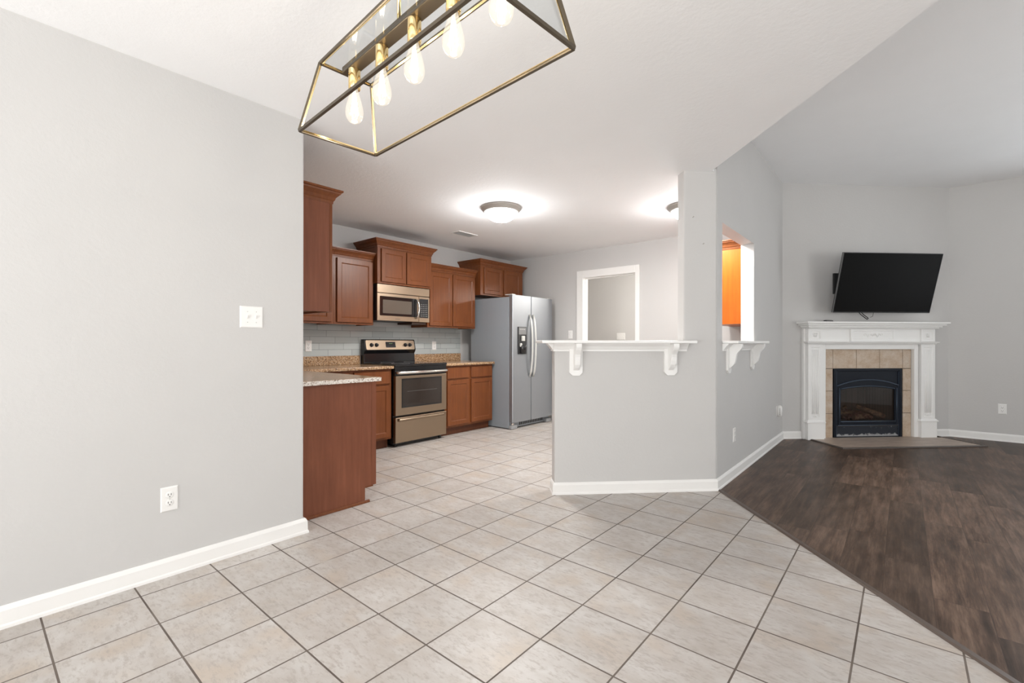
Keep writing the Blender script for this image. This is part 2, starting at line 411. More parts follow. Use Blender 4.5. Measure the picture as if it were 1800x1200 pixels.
# ------------------------------------------------------------------ the place: plan
XL, YS = -2.815, 1.366          # dining left wall face, its corner with the kitchen
XK, YK = -5.0, 5.93             # kitchen range wall, kitchen back wall
XG = -1.135                     # living-room side of the wall with the pass-through
OC = Vector((XG, 3.90))         # outer corner of the bar wall and that wall
YN = 8.105                      # living-room far wall
XE, Y0 = 3.75, -2.65            # walls behind the camera
TH = .12
DA = Vector((1, 1)) / S2        # along the 45 degree walls, left to right
DB = Vector((1, -1)) / S2       # out of them, to the viewer
def bp(s, t): return tuple(OC + DA * s + DB * t)
FO = Vector((XG, 6.535))        # left foot of the fireplace wall
FW = (YN - FO.y) * S2           # its length
def fp(s, t): return tuple(FO + DA * s + DB * t)
E0, ED = Vector((-1.152, 3.846)), Vector((1.243, -1.310)).normalized()   # ceiling edge
E1 = E0 + ED * ((XE + .1 - E0.x) / ED.x)
F0, FD = Vector((-1.125, 3.905)), Vector((1.36, -1.505)).normalized()     # floor transition
F1 = F0 + FD * ((XE + .1 - F0.x) / FD.x)

# floors
mb = MB(); mb.prism([(-5.2, 1.2), (-2.95, 1.2), (-2.95, Y0 - .2), (XE + .1, Y0 - .2), tuple(F1), tuple(F0), (-1.2, 3.98), (-1.2, 8.0), (-5.2, 8.0)], -.08, 0)
struct('floor', mb, 'floor_tile')
mb = MB(); mb.prism([tuple(F1), (XE + .1, YN + .15), (-1.2, YN + .15), (-1.2, 3.98), tuple(F0)], -.08, 0.0)
struct('floor_living', mb, 'plank_floor')
a = F0 + FD * .0; b2 = F1; nn = Vector((FD.y, -FD.x))
mb = MB(); ntr = -nn if (-nn).dot(Vector((1, 1))) > 0 else nn
pa = [tuple(a - ntr * .006), tuple(b2 - ntr * .006), tuple(b2 + ntr * .036), tuple(a + ntr * .036)]
mb.rings([[(pa[0][0], pa[0][1], .0005), (pa[1][0], pa[1][1], .0005), (pa[2][0], pa[2][1], .0005), (pa[3][0], pa[3][1], .0005)],
          [(*(a), .009), (*(b2), .009), (*(b2 + ntr * .030), .005), (*(a + ntr * .030), .005)]], 0, False)
struct('trim_floor', mb, 'strip_brown')

# ceilings
mb = MB(); mb.prism([(-5.2, 1.2), (-2.95, 1.2), (-2.95, Y0 - .2), (XE + .1, Y0 - .2), tuple(E1), tuple(E0), (-1.152, 3.91), (-1.19, 3.93), (-1.2, 8.0), (-5.2, 8.0)], HL, HL + .06)
struct('ceiling', mb, 'ceiling_paint')
mb = MB(); ne = Vector((ED.y, -ED.x)); ne = ne if ne.dot(Vector((-1, -1))) > 0 else -ne
mb.prism([tuple(E0), tuple(E1), tuple(E1 + ne * .1), tuple(E0 + ne * .1)][::-1], HL + .0602, HH + .05)
struct('wall_drop', mb, 'wall_paint')
mb = MB(); mb.prism([(XG - .13, 3.5), (XE + .1, Y0 - .2), (XE + .1, YN + .15), (XG - .13, YN + .15)], HH, HH + .06)
struct('ceiling_living', mb, 'ceiling_paint')

# walls
def wall(name, *boxes, bevel=None, m_='wall_paint'):
    mb = MB()
    for q in boxes: mb.box(*q)
    return struct(name, mb, m_, bevel=bevel)
mb = MB(); mb.prism([(XL - TH, Y0 - .1), (XL, Y0 - .1), (XL, YS), (XK - TH, YS), (XK - TH, YS - TH), (XL - TH, YS - TH)], -.03, HL + .03)
struct('wall_left', mb, 'wall_paint', bevel=.014)
wall('wall_kitchen', (XK - TH, XK, YS, YK, 0, HL))
DX0, DX1, DZ = -3.60, -2.765, 2.14
wall('wall_kitchen_back', (XK - TH, DX0, YK, YK + TH, 0, HL), (DX1, XG - TH, YK, YK + TH, 0, HL), (DX0, DX1, YK, YK + TH, DZ, HL))
wall('wall_hall', (XK - TH, XK, YK + TH, 7.7, 0, HL), (XK - TH, XG - TH, 7.7, 7.7 + TH, 0, HL))
# bar wall (45 degrees): half wall and pillar
BT = .115
SL, SP = -1.308, -.272
mb = MB()
mb.v = []; mb.f = []
outline = [(SL, -.03), (0, -.03), (0, HL + .03), (SP, HL + .03), (SP, 1.168), (SL, 1.168)]
n_ = len(outline)
vs = [(*bp(a_, 0), z_) for a_, z_ in outline] + [(*bp(a_ + (.048 if a_ == 0 else 0), -BT), z_) for a_, z_ in outline]
mb.add(vs, [list(range(n_)), list(range(n_, 2 * n_))[::-1]] + [(i, (i + 1) % n_, n_ + (i + 1) % n_, n_ + i) for i in range(n_)])
struct('wall_bar', mb, 'wall_paint', bevel=.012)
# wall with pass-through
OY0, OY1, OZ0, OZ1 = 4.048, 5.11, 1.168, 2.165
yy0 = OC.y + .013
wall('wall_pass', (XG - TH, XG, yy0, OY0, 0, HH), (XG - TH, XG, OY1, FO.y + .12, 0, HH), (XG - TH, XG, OY0, OY1, 0, OZ0), (XG - TH, XG, OY0, OY1, OZ1, HH))
# fireplace wall with a recess for the firebox
FS0, FS1, FZ = .655, 1.565, .85
def fpoly(s0, s1, t0, t1): return [fp(s0, t0), fp(s0, t1), fp(s1, t1), fp(s1, t0)][::-1]
mb = MB()
mb.prism(fpoly(-.0, FS0, -.12, 0), 0, HH); mb.prism(fpoly(FS1, FW, -.12, 0), 0, HH); mb.prism(fpoly(FS0, FS1, -.12, 0), FZ, HH)
struct('wall_fireplace', mb, 'wall_paint')
# far living wall, with a window beyond the frame's right edge
def wall_win(name, axis, c0, c1, a0, a1, z1, wins):
    mb = MB(); cur = a0
    def bx(p, q, za, zb):
        if q - p < 1e-4: return
        mb.box(p, q, c0, c1, za, zb) if axis == 'x' else mb.box(c0, c1, p, q, za, zb)
    for (p, q, za, zb) in wins:
        bx(cur, p, 0, z1); bx(p, q, 0, za); bx(p, q, zb, z1); cur = q
    bx(cur, a1, 0, z1)
    return struct(name, mb, 'wall_paint')
WN = (1.75, 3.25, .6, 2.3)
wall_win('wall_far', 'x', YN, YN + TH, FO.x + FW / S2, XE, HH, [WN])
WS = [(-2.4, .6, .05, 2.15), (1.4, 3.0, .7, 2.1)]
wall_win('wall_near', 'x', Y0 - TH, Y0, XL, XE, HH, WS)
WE = [(-.3, 2.1, .55, 2.3), (3.3, 5.5, .6, 2.4)]
wall_win('wall_right', 'y', XE, XE + TH, Y0 - TH, YN + TH, HH, WE)
def window(name, axis, c, a0, a1, z0, z1, sgn):
    mb = MB(); f = .05; mid = (a0 + a1) / 2
    def bx(m_, p, q, y0_, y1_, za, zb): m_.box(p, q, y0_, y1_, za, zb) if axis == 'x' else m_.box(y0_, y1_, p, q, za, zb)
    lo, hi = sorted((c + sgn * .03, c + sgn * .09))
    for q in ((a0, a0 + f, z0, z1), (a1 - f, a1, z0, z1), (a0 + f, a1 - f, z0, z0 + f), (a0 + f, a1 - f, z1 - f, z1), (mid - f / 2, mid + f / 2, z0 + f, z1 - f)):
        bx(mb, q[0], q[1], lo, hi, q[2], q[3])
    o = struct(name, mb, 'white_trim')
    g = MB(); bx(g, a0 + f, mid - f / 2, (lo + hi) / 2 - .002, (lo + hi) / 2 + .002, z0 + f, z1 - f); bx(g, mid + f / 2, a1 - f, (lo + hi) / 2 - .002, (lo + hi) / 2 + .002, z0 + f, z1 - f)
    g.build('pane', 'window_glass', o)
window('window_1', 'x', Y0, *WS[0], -1); window('window_2', 'x', Y0, *WS[1], -1)
window('window_3', 'y', XE, *WE[0], 1); window('window_4', 'y', XE, *WE[1], 1)
window('window_5', 'x', YN, *WN, 1)

# baseboards
BB = [(0, 0), (.020, 0), (.019, .012), (.0145, .019), (.0135, .072), (.010, .080), (.006, .088), (0, .091)]
def baseboard(name, path, prof=BB):
    # room on the right-hand side of the path
    mb = MB(); mb.sweep(path, prof)
    return struct(name, mb, 'white_trim')
baseboard('baseboard_left', [(XL, Y0), (XL, YS + .004), (XL - .165, YS + .004)][::1])
baseboard('baseboard_bar', [bp(SL, -BT), bp(SL, 0), bp(0, 0), (XG, FO.y), fp(.24, 0)])
baseboard('baseboard_fireplace', [fp(1.968, 0), (FO.x + FW / S2, YN), (XE, YN)])
baseboard('baseboard_kitchen_back', [(-4.15, YK), (DX0 - .115, YK)])
baseboard('baseboard_hall', [(XK, 7.7), (XG - TH, 7.7)])
# door casing of the kitchen back wall
cp = [(0, 0), (0, .018), (.02, .020), (.05, .014), (.095, .012), (.105, .008), (.105, 0)]
mb = MB()
CW = .108
mb.cbox(DX0 - CW + .01, DX0 + .008, YK - .018, YK, 0, DZ + CW - .012, .004); mb.cbox(DX1 - .008, DX1 + CW - .056, YK - .018, YK, 0, DZ + CW - .012, .004)
mb.cbox(DX0 + .008, DX1 - .008, YK - .018, YK, DZ - .008, DZ + CW - .012, .004)
mb.box(DX0, DX0 + .012, YK, YK + TH, 0, DZ); mb.box(DX1 - .012, DX1, YK, YK + TH, 0, DZ); mb.box(DX0 + .012, DX1 - .012, YK, YK + TH, DZ - .012, DZ)
mb.box(DX0 + .012, DX0 + .024, YK + .04, YK + .075, 0, DZ - .012); mb.box(DX1 - .024, DX1 - .012, YK + .04, YK + .075, 0, DZ - .012); mb.box(DX0 + .024, DX1 - .024, YK + .04, YK + .075, DZ - .024, DZ - .012)
struct('trim_door', mb, 'white_trim')

# backsplash tiles on the range wall
mb = MB(); mb.box(XK, XK + .008, YS + .01, 4.775, 1.0205, 1.376)
struct('trim_backsplash', mb, 'subway_tile')

# ------------------------------------------------------------------ kitchen cabinets (local: x along, front at y=0 facing -y)
DOOR = [(0, -.018), (.002, -.020), (.050, -.020), (.052, -.0185), (.060, -.012), (.064, -.012)]
DRAW = [(0, -.016), (.004, -.020), (.018, -.020), (.020, -.0195)]
def door(parent, x0, x1, z0, z1, wood_='cabinet_wood', st=1.):
    mb = MB(); mb.panel(x0, x1, z0, z1, [(i * st if i > .01 else i, y) for i, y in DOOR], back=-.0005)
    return mb.build('door', wood_, parent)
def drawer(parent, x0, x1, z0, z1):
    mb = MB(); mb.panel(x0, x1, z0, z1, DRAW, back=-.0005)
    return mb.build('drawer', 'cabinet_wood', parent)
CROWN = [(-.004, -.03), (.006, -.03), (.008, -.012), (.014, -.006), (.020, .012), (.036, .030), (.044, .036), (.046, .046), (.056, .050), (.056, .062), (-.004, .062)]
def crown(parent, path, z):
    mb = MB(); mb.sweep(path, [(o, z + q) for o, q in CROWN])
    return mb.build('crown', 'cabinet_wood', parent)
def upper(label, loc, rz, W, D, z0, z1, doors, group='upper kitchen cabinets', crown_sides=(False, False), side=None, stiles=.016, ret=None):
    t_ = thing('wall_cabinet', label, 'cabinet', (loc[0], loc[1], z0), rz, group)
    h = z1 - z0
    mb = MB(); mb.box(0, W, 0, D, .012, h, 0); mb.box(0, .018, 0, D, 0, .012, 0); mb.box(W - .018, W, 0, D, 0, .012, 0); mb.box(.018, W - .018, 0, .018, 0, .012, 0)
    mb.build('body', 'cabinet_wood', t_)
    for a_, b_ in doors: door(t_, a_, b_, .022, h - .045)
    l, r = crown_sides
    path = []
    if l: path += [(0, (ret or D) - .002)]
    path += [(0, 0), (W, 0)]
    if r: path += [(W, (ret or D) - .002)]
    # room must be on the right of the path: front is -y, so walk +x
    crown(t_, path, h - .002)
    return t_
R90 = PI / 2
XU = -4.66
ZU0, ZU1 = 1.375, 2.138
upper('brown wall cabinet in the far left corner, low part seen under the end cabinet', (XU, YS + .34), R90, 2.583 - YS - .34, XU - XK - .009, ZU0, ZU1, [(.30, .845 - .0)])
upper('single-door brown wall cabinet left of the microwave', (XU, 2.585), R90, .488, XU - XK - .009, ZU0, ZU1, [(.03, .47)])
upper('tall-set two-door brown cabinet directly above the microwave', (-4.58, 3.075), R90, .795, -4.58 - XK - .001, 1.858, 2.305, [(.045, .388), (.402, .765)], crown_sides=(True, True))
upper('two-door brown wall cabinet between the microwave and the refrigerator', (XU, 3.872), R90, .873, XU - XK - .009, ZU0, ZU1, [(.03, .418), (.436, .85)])
upper('two-door brown cabinet above the refrigerator', (-4.58, 4.772), R90, .955, -4.58 - XK - .001, 1.858, 2.305, [(.07, .46), (.50, .885)], crown_sides=(True, True))
# cabinets on the wall behind the dining corner (they face +y)
e = thing('wall_cabinet', 'tall brown wall cabinet seen end-on beside the dining wall corner', 'cabinet', (-3.01, YS + .289, 1.384), PI, 'upper kitchen cabinets')
mb = MB(); mb.box(0, .9, .0, .284, .012, .775); mb.box(0, .018, 0, .284, 0, .012); mb.box(.018, .9, 0, .018, 0, .012)
mb.build('body', 'cabinet_wood', e)
mb = MB(); mb.box(-.004, -.0005, .018, .284, .0, .75); mb.build('side_panel', 'panel_wood', e)
mb = MB(); mb.box(-.006, -.0005, .0, .0175, 0, .75); mb.build('stile', 'cabinet_wood', e)
door(e, .03, .44, .022, .73); door(e, .46, .87, .022, .73)
crown(e, [(0, .284), (0, 0), (.9, 0)], .775)
upper('brown wall cabinet behind the end cabinet, on the same wall', (-3.912, YS + .289), PI, .7, .284, 1.384, 2.16, [(.03, .34), (.36, .67)])
# cabinet seen through the pass-through, hung on the kitchen side
t_ = thing('wall_cabinet', 'cabinet with orange lamp glow in its wood colour, seen through the wall opening', 'cabinet', (XG - TH - .31, 5.125, 1.37), -R90 * 0, 'upper kitchen cabinets')
mb = MB(); mb.box(.0, .308, 0, .79, 0, .80); mb.build('body', 'lamplit_wood', t_)
mb = MB(); mb.panel(.0, .30, 0, .79, [(0, 0)], back=-.002)
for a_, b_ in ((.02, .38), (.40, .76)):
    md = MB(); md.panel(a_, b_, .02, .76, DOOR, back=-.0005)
    o = md.build('door', 'lamplit_wood', t_); o.rotation_euler = (0, 0, -R90); o.location = (0, .79, 0)
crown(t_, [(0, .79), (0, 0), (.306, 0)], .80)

# base cabinets
def base(label, loc, rz, W, D, doors, drawers, toe_end=None, group='lower kitchen cabinets'):
    t_ = thing('base_cabinet', label, 'cabinet', (loc[0], loc[1], 0), rz, group)
    mb = MB(); mb.box(0, W, 0, D, .105, .884); mb.build('body', 'cabinet_wood', t_)
    mb = MB(); mb.box(0, W, .07, D, 0, .1048); mb.build('toe_kick', 'cabinet_wood_dark', t_)
    for a_, b_ in doors: door(t_, a_, b_, .13, .70)
    for a_, b_ in drawers: drawer(t_, a_, b_, .72, .86)
    return t_
XB = -4.35
base('brown base cabinet with drawer just left of the range', (XB, 2.60), R90, .50, XB - XK - .001, [(.03, .475)], [(.03, .475)])
base('brown base cabinet in the kitchen corner left of the range', (XB, YS + .622), R90, 2.599 - YS - .622, XB - XK - .001, [(.03, .58)], [(.03, .58)])
base('two-door brown base cabinet between the range and the refrigerator', (XB, 3.892), R90, .878, XB - XK - .001, [(.035, .415), (.455, .855)], [(.035, .415), (.455, .855)])
# end run along the wall behind the dining corner
e = thing('base_cabinet', 'reddish-brown base cabinet seen end-on at the dining wall corner', 'cabinet', (-3.01, YS + .62, 0), PI, 'lower kitchen cabinets')
mb = MB(); mb.box(.0, 1.33, 0, .616, .105, .884); mb.build('body', 'cabinet_wood', e)
mb = MB(); mb.box(.0, 1.33, .07, .616, 0, .1048); mb.build('toe_kick', 'cabinet_wood_dark', e)
mb = MB(); mb.prism([(.018, .118), (.018, .884), (.6165, .884), (.6165, 0), (.072, 0), (.072, .118)], -.006, -.0005, axis='X'); mb.build('end_panel', 'panel_wood', e)
mb = MB(); mb.box(-.008, -.0005, -.020, .0175, .118, .884); mb.build('stile', 'panel_wood', e, label='lighter vertical edge strip')
mb = MB(); mb.sweep([(-.006, .6), (-.006, .038)][::-1], [(0, 0), (-.012, 0), (-.010, .012), (-.004, .018), (0, .018)]); mb.build('shoe_moulding', 'cabinet_wood', e)
for a_ in (.02, .46, .90):
    door(e, a_, a_ + .41, .13, .70); drawer(e, a_, a_ + .41, .72, .86)

# granite worktops
def ctop(label, pts, strips):
    t_ = thing('worktop', label, 'countertop', (0, 0, .885), 0, 'granite worktops')
    mb = MB(); mb.prism(pts, 0, .031); mb.build('slab', 'granite', t_, bevel=.006)
    for q in strips:
        mb = MB(); mb.cbox(q[0], q[1], q[2], q[3], .0315, .135, .003); mb.build('splash_strip', 'granite', t_)
    return t_
W1 = ctop('L-shaped speckled granite worktop wrapping the corner left of the range', [(XK + .001, YS + .001), (-2.985, YS + .001), (-2.985, 2.035), (-4.305, 2.035), (-4.305, 3.108), (XK + .001, 3.108)][::1], [(XK + .001, XK + .02, YS + .03, 3.105), (XK + .022, -3.05, YS + .001, YS + .02)])
mb = MB(); mb.cbox(-2.9848, -2.980, YS + .003, 2.037, .001, .030, .002); mb.build('edge', 'granite_edge', W1, label='pale unpolished granite end edge')
ctop('short speckled granite worktop between range and refrigerator', [(XK + .001, 3.888), (-4.305, 3.888), (-4.305, 4.775), (XK + .001, 4.775)], [(XK + .001, XK + .02, 3.892, 4.772)])

# ------------------------------------------------------------------ range
RY, RW = 3.118, .762
r = thing('kitchen_range', 'stainless and black electric range with glass cooktop between the base cabinets', 'stove', (-4.30, RY, 0), R90)
mb = MB(); mb.box(0, RW, .042, .675, .035, .905); mb.box(.03, RW - .03, .07, .6, 0.012, .035); mb.build('body', 'black_enamel', r)
for a_ in (.03, RW - .07):
    for d_ in (.05, .6):
        mb = MB(); mb.lathe([(.018, 0), (.018, .034)], (a_ + .02, d_ + .02, 0), 12, cap=True); mb.build('foot', 'black_plastic', r)
mb = MB(); mb.cbox(-.004, RW + .004, -.005, .60, .9055, .932, .008); mb.build('cooktop', 'black_glass', r)
o_cook = MB()
for (cx_, cy_, rr) in ((.2, .17, .105), (.57, .17, .08), (.2, .43, .08), (.57, .43, .105)):
    mb = MB(); mb.lathe([(rr, .9322), (rr, .9328), (rr - .003, .9328), (rr - .003, .9322)], (cx_, cy_, 0), 40); mb.build('burner_ring', 'grey_plastic', r)
# oven door
mb = MB()
mb.panel(.004, RW - .004, .355, .80, [(0, .002), (.003, -.003), (.006, -.004), (.085, -.004), (.086, .000)], back=.040)
dr = mb.build('oven_door', 'steel_warm', r)
mb = MB(); mb.cbox(.088, RW - .088, -.006, .001, .442, .755, .002); mb.build('window', 'oven_window', dr)
mb = MB(); mb.panel(.085, RW - .085, .439, .768, [(0, -.0065), (.016, -.0065), (.018, -.005)], back=-.0045); mb.build('window_border', 'black_glass', dr)
mb = MB(); mb.cbox(.16, RW - .16, -.0073, -.0067, .62, .622, .0002); mb.build('rack', 'grey_plastic', dr)
mb = MB(); mb.cbox(.0, RW, .002, .04, .802, .904, .006); mb.build('control_trim', 'black_enamel', r)
mb = MB(); mb.tube([(.02, .01, .838), (.022, -.028, .838), (.04, -.040, .838), (RW - .04, -.040, .838), (RW - .022, -.028, .838), (RW - .02, .01, .838)], .017, 12); mb.build('handle', 'steel_bright', r)
mb = MB(); mb.panel(.004, RW - .004, .05, .335, [(0, .002), (.003, -.002), (.008, -.004)], back=.040)
dw = mb.build('drawer', 'steel_warm', r)
mb = MB(); mb.tube([(.04, -.006, .306), (.06, -.014, .306), (RW - .06, -.014, .306), (RW - .04, -.006, .306)], .013, 12, flat=1.2); mb.build('drawer_handle', 'steel_warm', dw)
# backguard
mb = MB(); mb.prism([(.60, .90), (.690, .90), (.690, 1.215), (.640, 1.215), (.628, 1.205), (.600, 1.085), (.607, 1.07), (.628, 1.04), (.62, .94)], 0, RW, axis='X'); mb.build('backguard', 'black_enamel', r, bevel=.006)
def on_guard(zz, out=0): # y on the sloped face
    return .628 - (1.205 - zz) * .028 / .12 - out
mb = MB()
za, zb = 1.088, 1.204
n = 6
def rr_pts(x0, x1, z0, z1, rad, k=5):
    pts = []
    for cx_, cz_, a0_ in ((x1 - rad, z0 + rad, -90), (x1 - rad, z1 - rad, 0), (x0 + rad, z1 - rad, 90), (x0 + rad, z0 + rad, 180)):
        for i in range(k + 1):
            a_ = math.radians(a0_ + 90 * i / k); pts.append((cx_ + rad * math.cos(a_), cz_ + rad * math.sin(a_)))
    return pts
pp = rr_pts(.02, RW - .02, za, zb, .02)
mb.rings([[(x, on_guard(z, .0), z) for x, z in pp], [(x, on_guard(z, .005), z) for x, z in pp]], 0, False)
gp = mb.build('control_panel', 'steel_warm', r)
for x_ in (.095, .165, RW - .165, RW - .095):
    z_ = 1.146; y_ = on_guard(z_, .0055)
    mb = MB(); mb.lathe([(.024, 0), (.024, -.006), (.019, -.008), (.017, -.026), (.014, -.028), (0.0005, -.028)], (x_, y_, z_), 24, axis='Y'); mb.cbox(x_ - .003, x_ + .003, y_ - .031, y_ - .027, z_ - .014, z_ + .014, .001)
    mb.build('knob', 'black_plastic', r)
mb = MB(); pp = rr_pts(.30, .445, 1.115, 1.185, .006, 2); mb.rings([[(x, on_guard(z, .0052), z) for x, z in pp], [(x, on_guard(z, .007), z) for x, z in pp]], 0, False)
cl = mb.build('clock_panel', 'black_glass', r)
mb = MB(); mb.box(.35, .372, on_guard(1.163, .0078), on_guard(1.163, .0070), 1.155, 1.168); mb.box(.376, .398, on_guard(1.163, .0078), on_guard(1.163, .0070), 1.155, 1.168); mb.build('digits', 'display', cl)
mb = MB()
for k in range(6): mb.box(.312 + k * .021, .322 + k * .021, on_guard(1.13, .0078), on_guard(1.13, .0070), 1.126, 1.131)
mb.build('key_marks', 'grey_plastic', cl)

# ------------------------------------------------------------------ microwave
mw = thing('microwave', 'stainless over-the-range microwave under the high cabinet', 'microwave', (-4.595, 3.082, 1.43), R90)
MW, MH = .772, .424
mb = MB(); mb.box(.003, MW - .003, .012, .398, 0, MH); mb.build('body', 'black_plastic', mw)
mb = MB(); mb.panel(0, MW, .325, MH, [(0, .004), (.003, 0), (.006, 0)], back=.0115); mb.build('top_grille', 'steel_warm', mw)
mb = MB(); mb.panel(0, .60, .0, .320, [(0, .004), (.003, 0), (.04, 0), (.041, .002)], back=.0115); dd = mb.build('door', 'steel_warm', mw)
mb = MB(); pp = rr_pts(.035, .575, .06, .285, .01, 3); mb.rings([[(x, .001, z) for x, z in pp], [(x, -.002, z) for x, z in pp]], 0, False); mb.build('door_glass', 'black_glass', dd)
mb = MB(); pp = rr_pts(.075, .49, .088, .245, .006, 3); mb.rings([[(x, -.0022, z) for x, z in pp], [(x, -.003, z) for x, z in pp]], 0, False); mb.build('window_mesh', 'mw_window', dd)
mb = MB()
hp_ = [(.548 + .0, -.002, .045), (.556, -.030, .06), (.566, -.044, .11), (.569, -.049, .165), (.566, -.044, .22), (.556, -.030, .268), (.548, -.002, .283)]
mb.tube(hp_, .011, 12); mb.build('handle', 'steel_bright', dd)
mb = MB(); mb.panel(.603, MW, .0, .320, [(0, .004), (.003, 0), (.006, 0)], back=.0115); cp_ = mb.build('control_side', 'steel_warm', mw)
mb = MB(); mb.cbox(.612, MW - .022, -.003, .0, .055, .292, .001); mb.build('keypad', 'black_glass', cp_)
mb = MB()
for i in range(4):
    for j in range(7): mb.box(.634 + i * .029, .642 + i * .029, -.0042, -.0032, .075 + j * .024, .081 + j * .024)
mb.build('key_marks', 'handle_grey', cp_)
mb = MB(); mb.box(.25, .32, -.0008, .0002, .022, .027); mb.build('badge', 'dark_slot', dd)
mb = MB(); mb.cbox(.52, .74, .03, .33, -.028, -.001, .004); mb.build('underside_light_hood', 'cabinet_inside', mw)

# ------------------------------------------------------------------ refrigerator
fr = thing('refrigerator', 'grey stainless side-by-side refrigerator with dispenser at the end of the counter', 'refrigerator', (-4.0, 4.80, 0), R90)
mb = MB(); mb.cbox(0, .92, .072, .80, .012, 1.80, .006); mb.build('cabinet', 'fridge_side', fr)
def curved_door(x0, x1, z0, z1, bulge=.012):
    mb = MB(); n = 8; top = []; rs = []
    pts = [(x0, .065), (x0, .012)] + [(x0 + .006 + (x1 - x0 - .012) * i / n, .004 - bulge * math.sin(PI * ((x0 + (x1 - x0) * i / n)) / .92)) for i in range(n + 1)] + [(x1, .012), (x1, .065)]
    mb.prism(pts[::-1], z0, z1)
    return mb
dl = curved_door(.0, .388, .095, 1.825).build('freezer_door', ['steel_fridge'], fr)
drr = curved_door(.394, .92, .095, 1.825).build('fridge_door', ['steel_fridge'], fr)
for x_, q in ((.352, dl), (.430, drr)):
    mb = MB(); sg = -1 if x_ < .39 else 1
    pts = []
    for i in range(13):
        k = i / 12; zz = .70 + .87 * k
        pts.append((x_ + sg * .0 , -.012 - .050 * math.sin(PI * k) ** .55, zz))
    mb.tube(pts, .0135, 10, flat=1.); mb.build('handle', 'handle_grey', q)
mb = MB(); mb.cbox(.10, .285, -.012, .003, 1.02, 1.395, .004); dp = mb.build('dispenser', 'black_plastic', dl)
mb = MB(); mb.cbox(.112, .272, -.0135, -.0125, 1.29, 1.385, .0004); mb.build('dispenser_panel', 'grey_plastic', dp)
for k in range(4): mb = MB(); mb.box(.135 + k * .032, .147 + k * .032, -.0145, -.0137, 1.355, 1.365); mb.build('key_mark', 'handle_grey', dp)
mb = MB(); mb.cbox(.16, .225, -.035, -.0125, 1.20, 1.27, .006); mb.build('ice_chute', 'handle_grey', dp)
mb = MB(); mb.cbox(.125, .17, -.03, -.0125, 1.12, 1.17, .008); mb.build('water_paddle', 'handle_grey', dp)
mb = MB(); mb.lathe([(.055, 0), (.058, .09), (.05, .11)], (.195, -.012, 1.03), 20, cap=True); mb.build('drip_bay', 'black_glass', dp)
mb = MB(); mb.box(.05, .87, .075, .10, .02, .085)
mb.build('grille', 'fridge_grey', fr)
mb = MB()
for k in range(14): mb.box(.22 + k * .04, .25 + k * .04, .071, .0745, .035, .075)
mb.build('grille_slot', 'black_plastic', fr)
mb = MB(); mb.cbox(0.0, .12, .02, .074, .004, .055, .006); mb.build('foot_cover', 'fridge_grey', fr)
mb = MB(); mb.cbox(.80, .92, .02, .074, .004, .055, .006); mb.build('foot_cover', 'fridge_grey', fr)
mb = MB(); mb.lathe([(.02, .058), (.02, .092)], (.035, .035, 0), 14, cap=True); mb.build('hinge', 'steel_bright', fr)
for q in (.05, .87): mb = MB(); mb.lathe([(.016, .0), (.016, .012)], (q, .7, 0), 12, cap=True); mb.build('rear_foot', 'black_plastic', fr)
for q in (.02, .83): mb = MB(); mb.cbox(q, q + .07, .03, .16, 1.8255, 1.84, .004); mb.build('hinge_cover', 'handle_grey', fr)

# ------------------------------------------------------------------ bar shelf and corbels
def corbel(parent, x, z_top, depth, ht=.25, wd=.104):
    mb = MB(); c_ = .025
    mb.prism([(x - wd / 2, z_top), (x + wd / 2, z_top), (x + wd / 2, z_top - ht + c_), (x + wd / 2 - c_, z_top - ht), (x - wd / 2 + c_, z_top - ht), (x - wd / 2, z_top - ht + c_)][::-1], -.018, -.0005, axis='Y')
    bk = mb.build('bracket', 'shelf_white', parent)
    # curved scroll seen from the side: (out, down)
    pr = [(0, 0), (depth, 0), (depth, .022), (depth * .97, .034), (depth * .88, .050), (depth * .72, .068), (depth * .60, .084), (depth * .54, .105), (depth * .50, .135), (depth * .42, .165), (depth * .26, .188), (depth * .06, .205), (0, .21)]
    mb = MB(); mb.prism([(-.018 - a_, z_top - b_) for a_, b_ in pr], x - .022, x + .022, axis='X')
    mb.build('scroll', 'shelf_white', bk, bevel=.003)
    return bk
def shelf(name, label, loc, rz, x0, x1, depth, back, corb, cove_x0, cove_x1, cd):
    t_ = thing(name, label, 'shelf', (loc[0], loc[1], 1.17), rz)
    mb = MB(); mb.cbox(x0, x1, -depth, back, .0, .022, .005); mb.build('board', 'shelf_white', t_, bevel=None)
    mb = MB(); mb.sweep([(cove_x0, .0) if False else (cove_x0, -.0005), (cove_x1, -.0005)], [(0, -.0005), (.050, -.0005), (.046, -.010), (.030, -.024), (.018, -.044), (.010, -.048), (.010, -.062), (0, -.062)])
    mb.build('cove_moulding', 'shelf_white', t_)
    for c_ in corb: corbel(t_, c_, -.001, cd)
    return t_
sh = shelf('bar_shelf', 'long white bar shelf on the low wall beside the square pillar', (OC.x, OC.y), PI / 4, -1.425, SP - .001, .13, BT + .10, (-1.142, -.384), -1.318, -.25, .105)
mb = MB(); mb.cbox(SP - .004, -.222, -.13, -.0005, .0, .022, .005); mb.build('board_return', 'shelf_white', sh)
mb = MB(); mb.sweep([(SL - .0005, BT), (SL - .0005, .001)], [(0, -.0005), (.050, -.0005), (.046, -.010), (.030, -.024), (.018, -.044), (.010, -.048), (.010, -.062), (0, -.062)]); mb.build('cove_moulding', 'shelf_white', sh)
shelf('pass_shelf', 'small white shelf in the living-room wall opening', (XG, 4.05), R90, -.0015, 1.13 + .0, .125, -.0005, (.155, .965), .0, 1.09, .10)
mb = MB(); mb.box(XG - TH - .02, XG - .0006, OY0 + .001, OY1 - .001, 1.1685, 1.192); tag(mb.build('sill', 'shelf_white'), 'white sill board inside the living-room wall opening', 'sill')

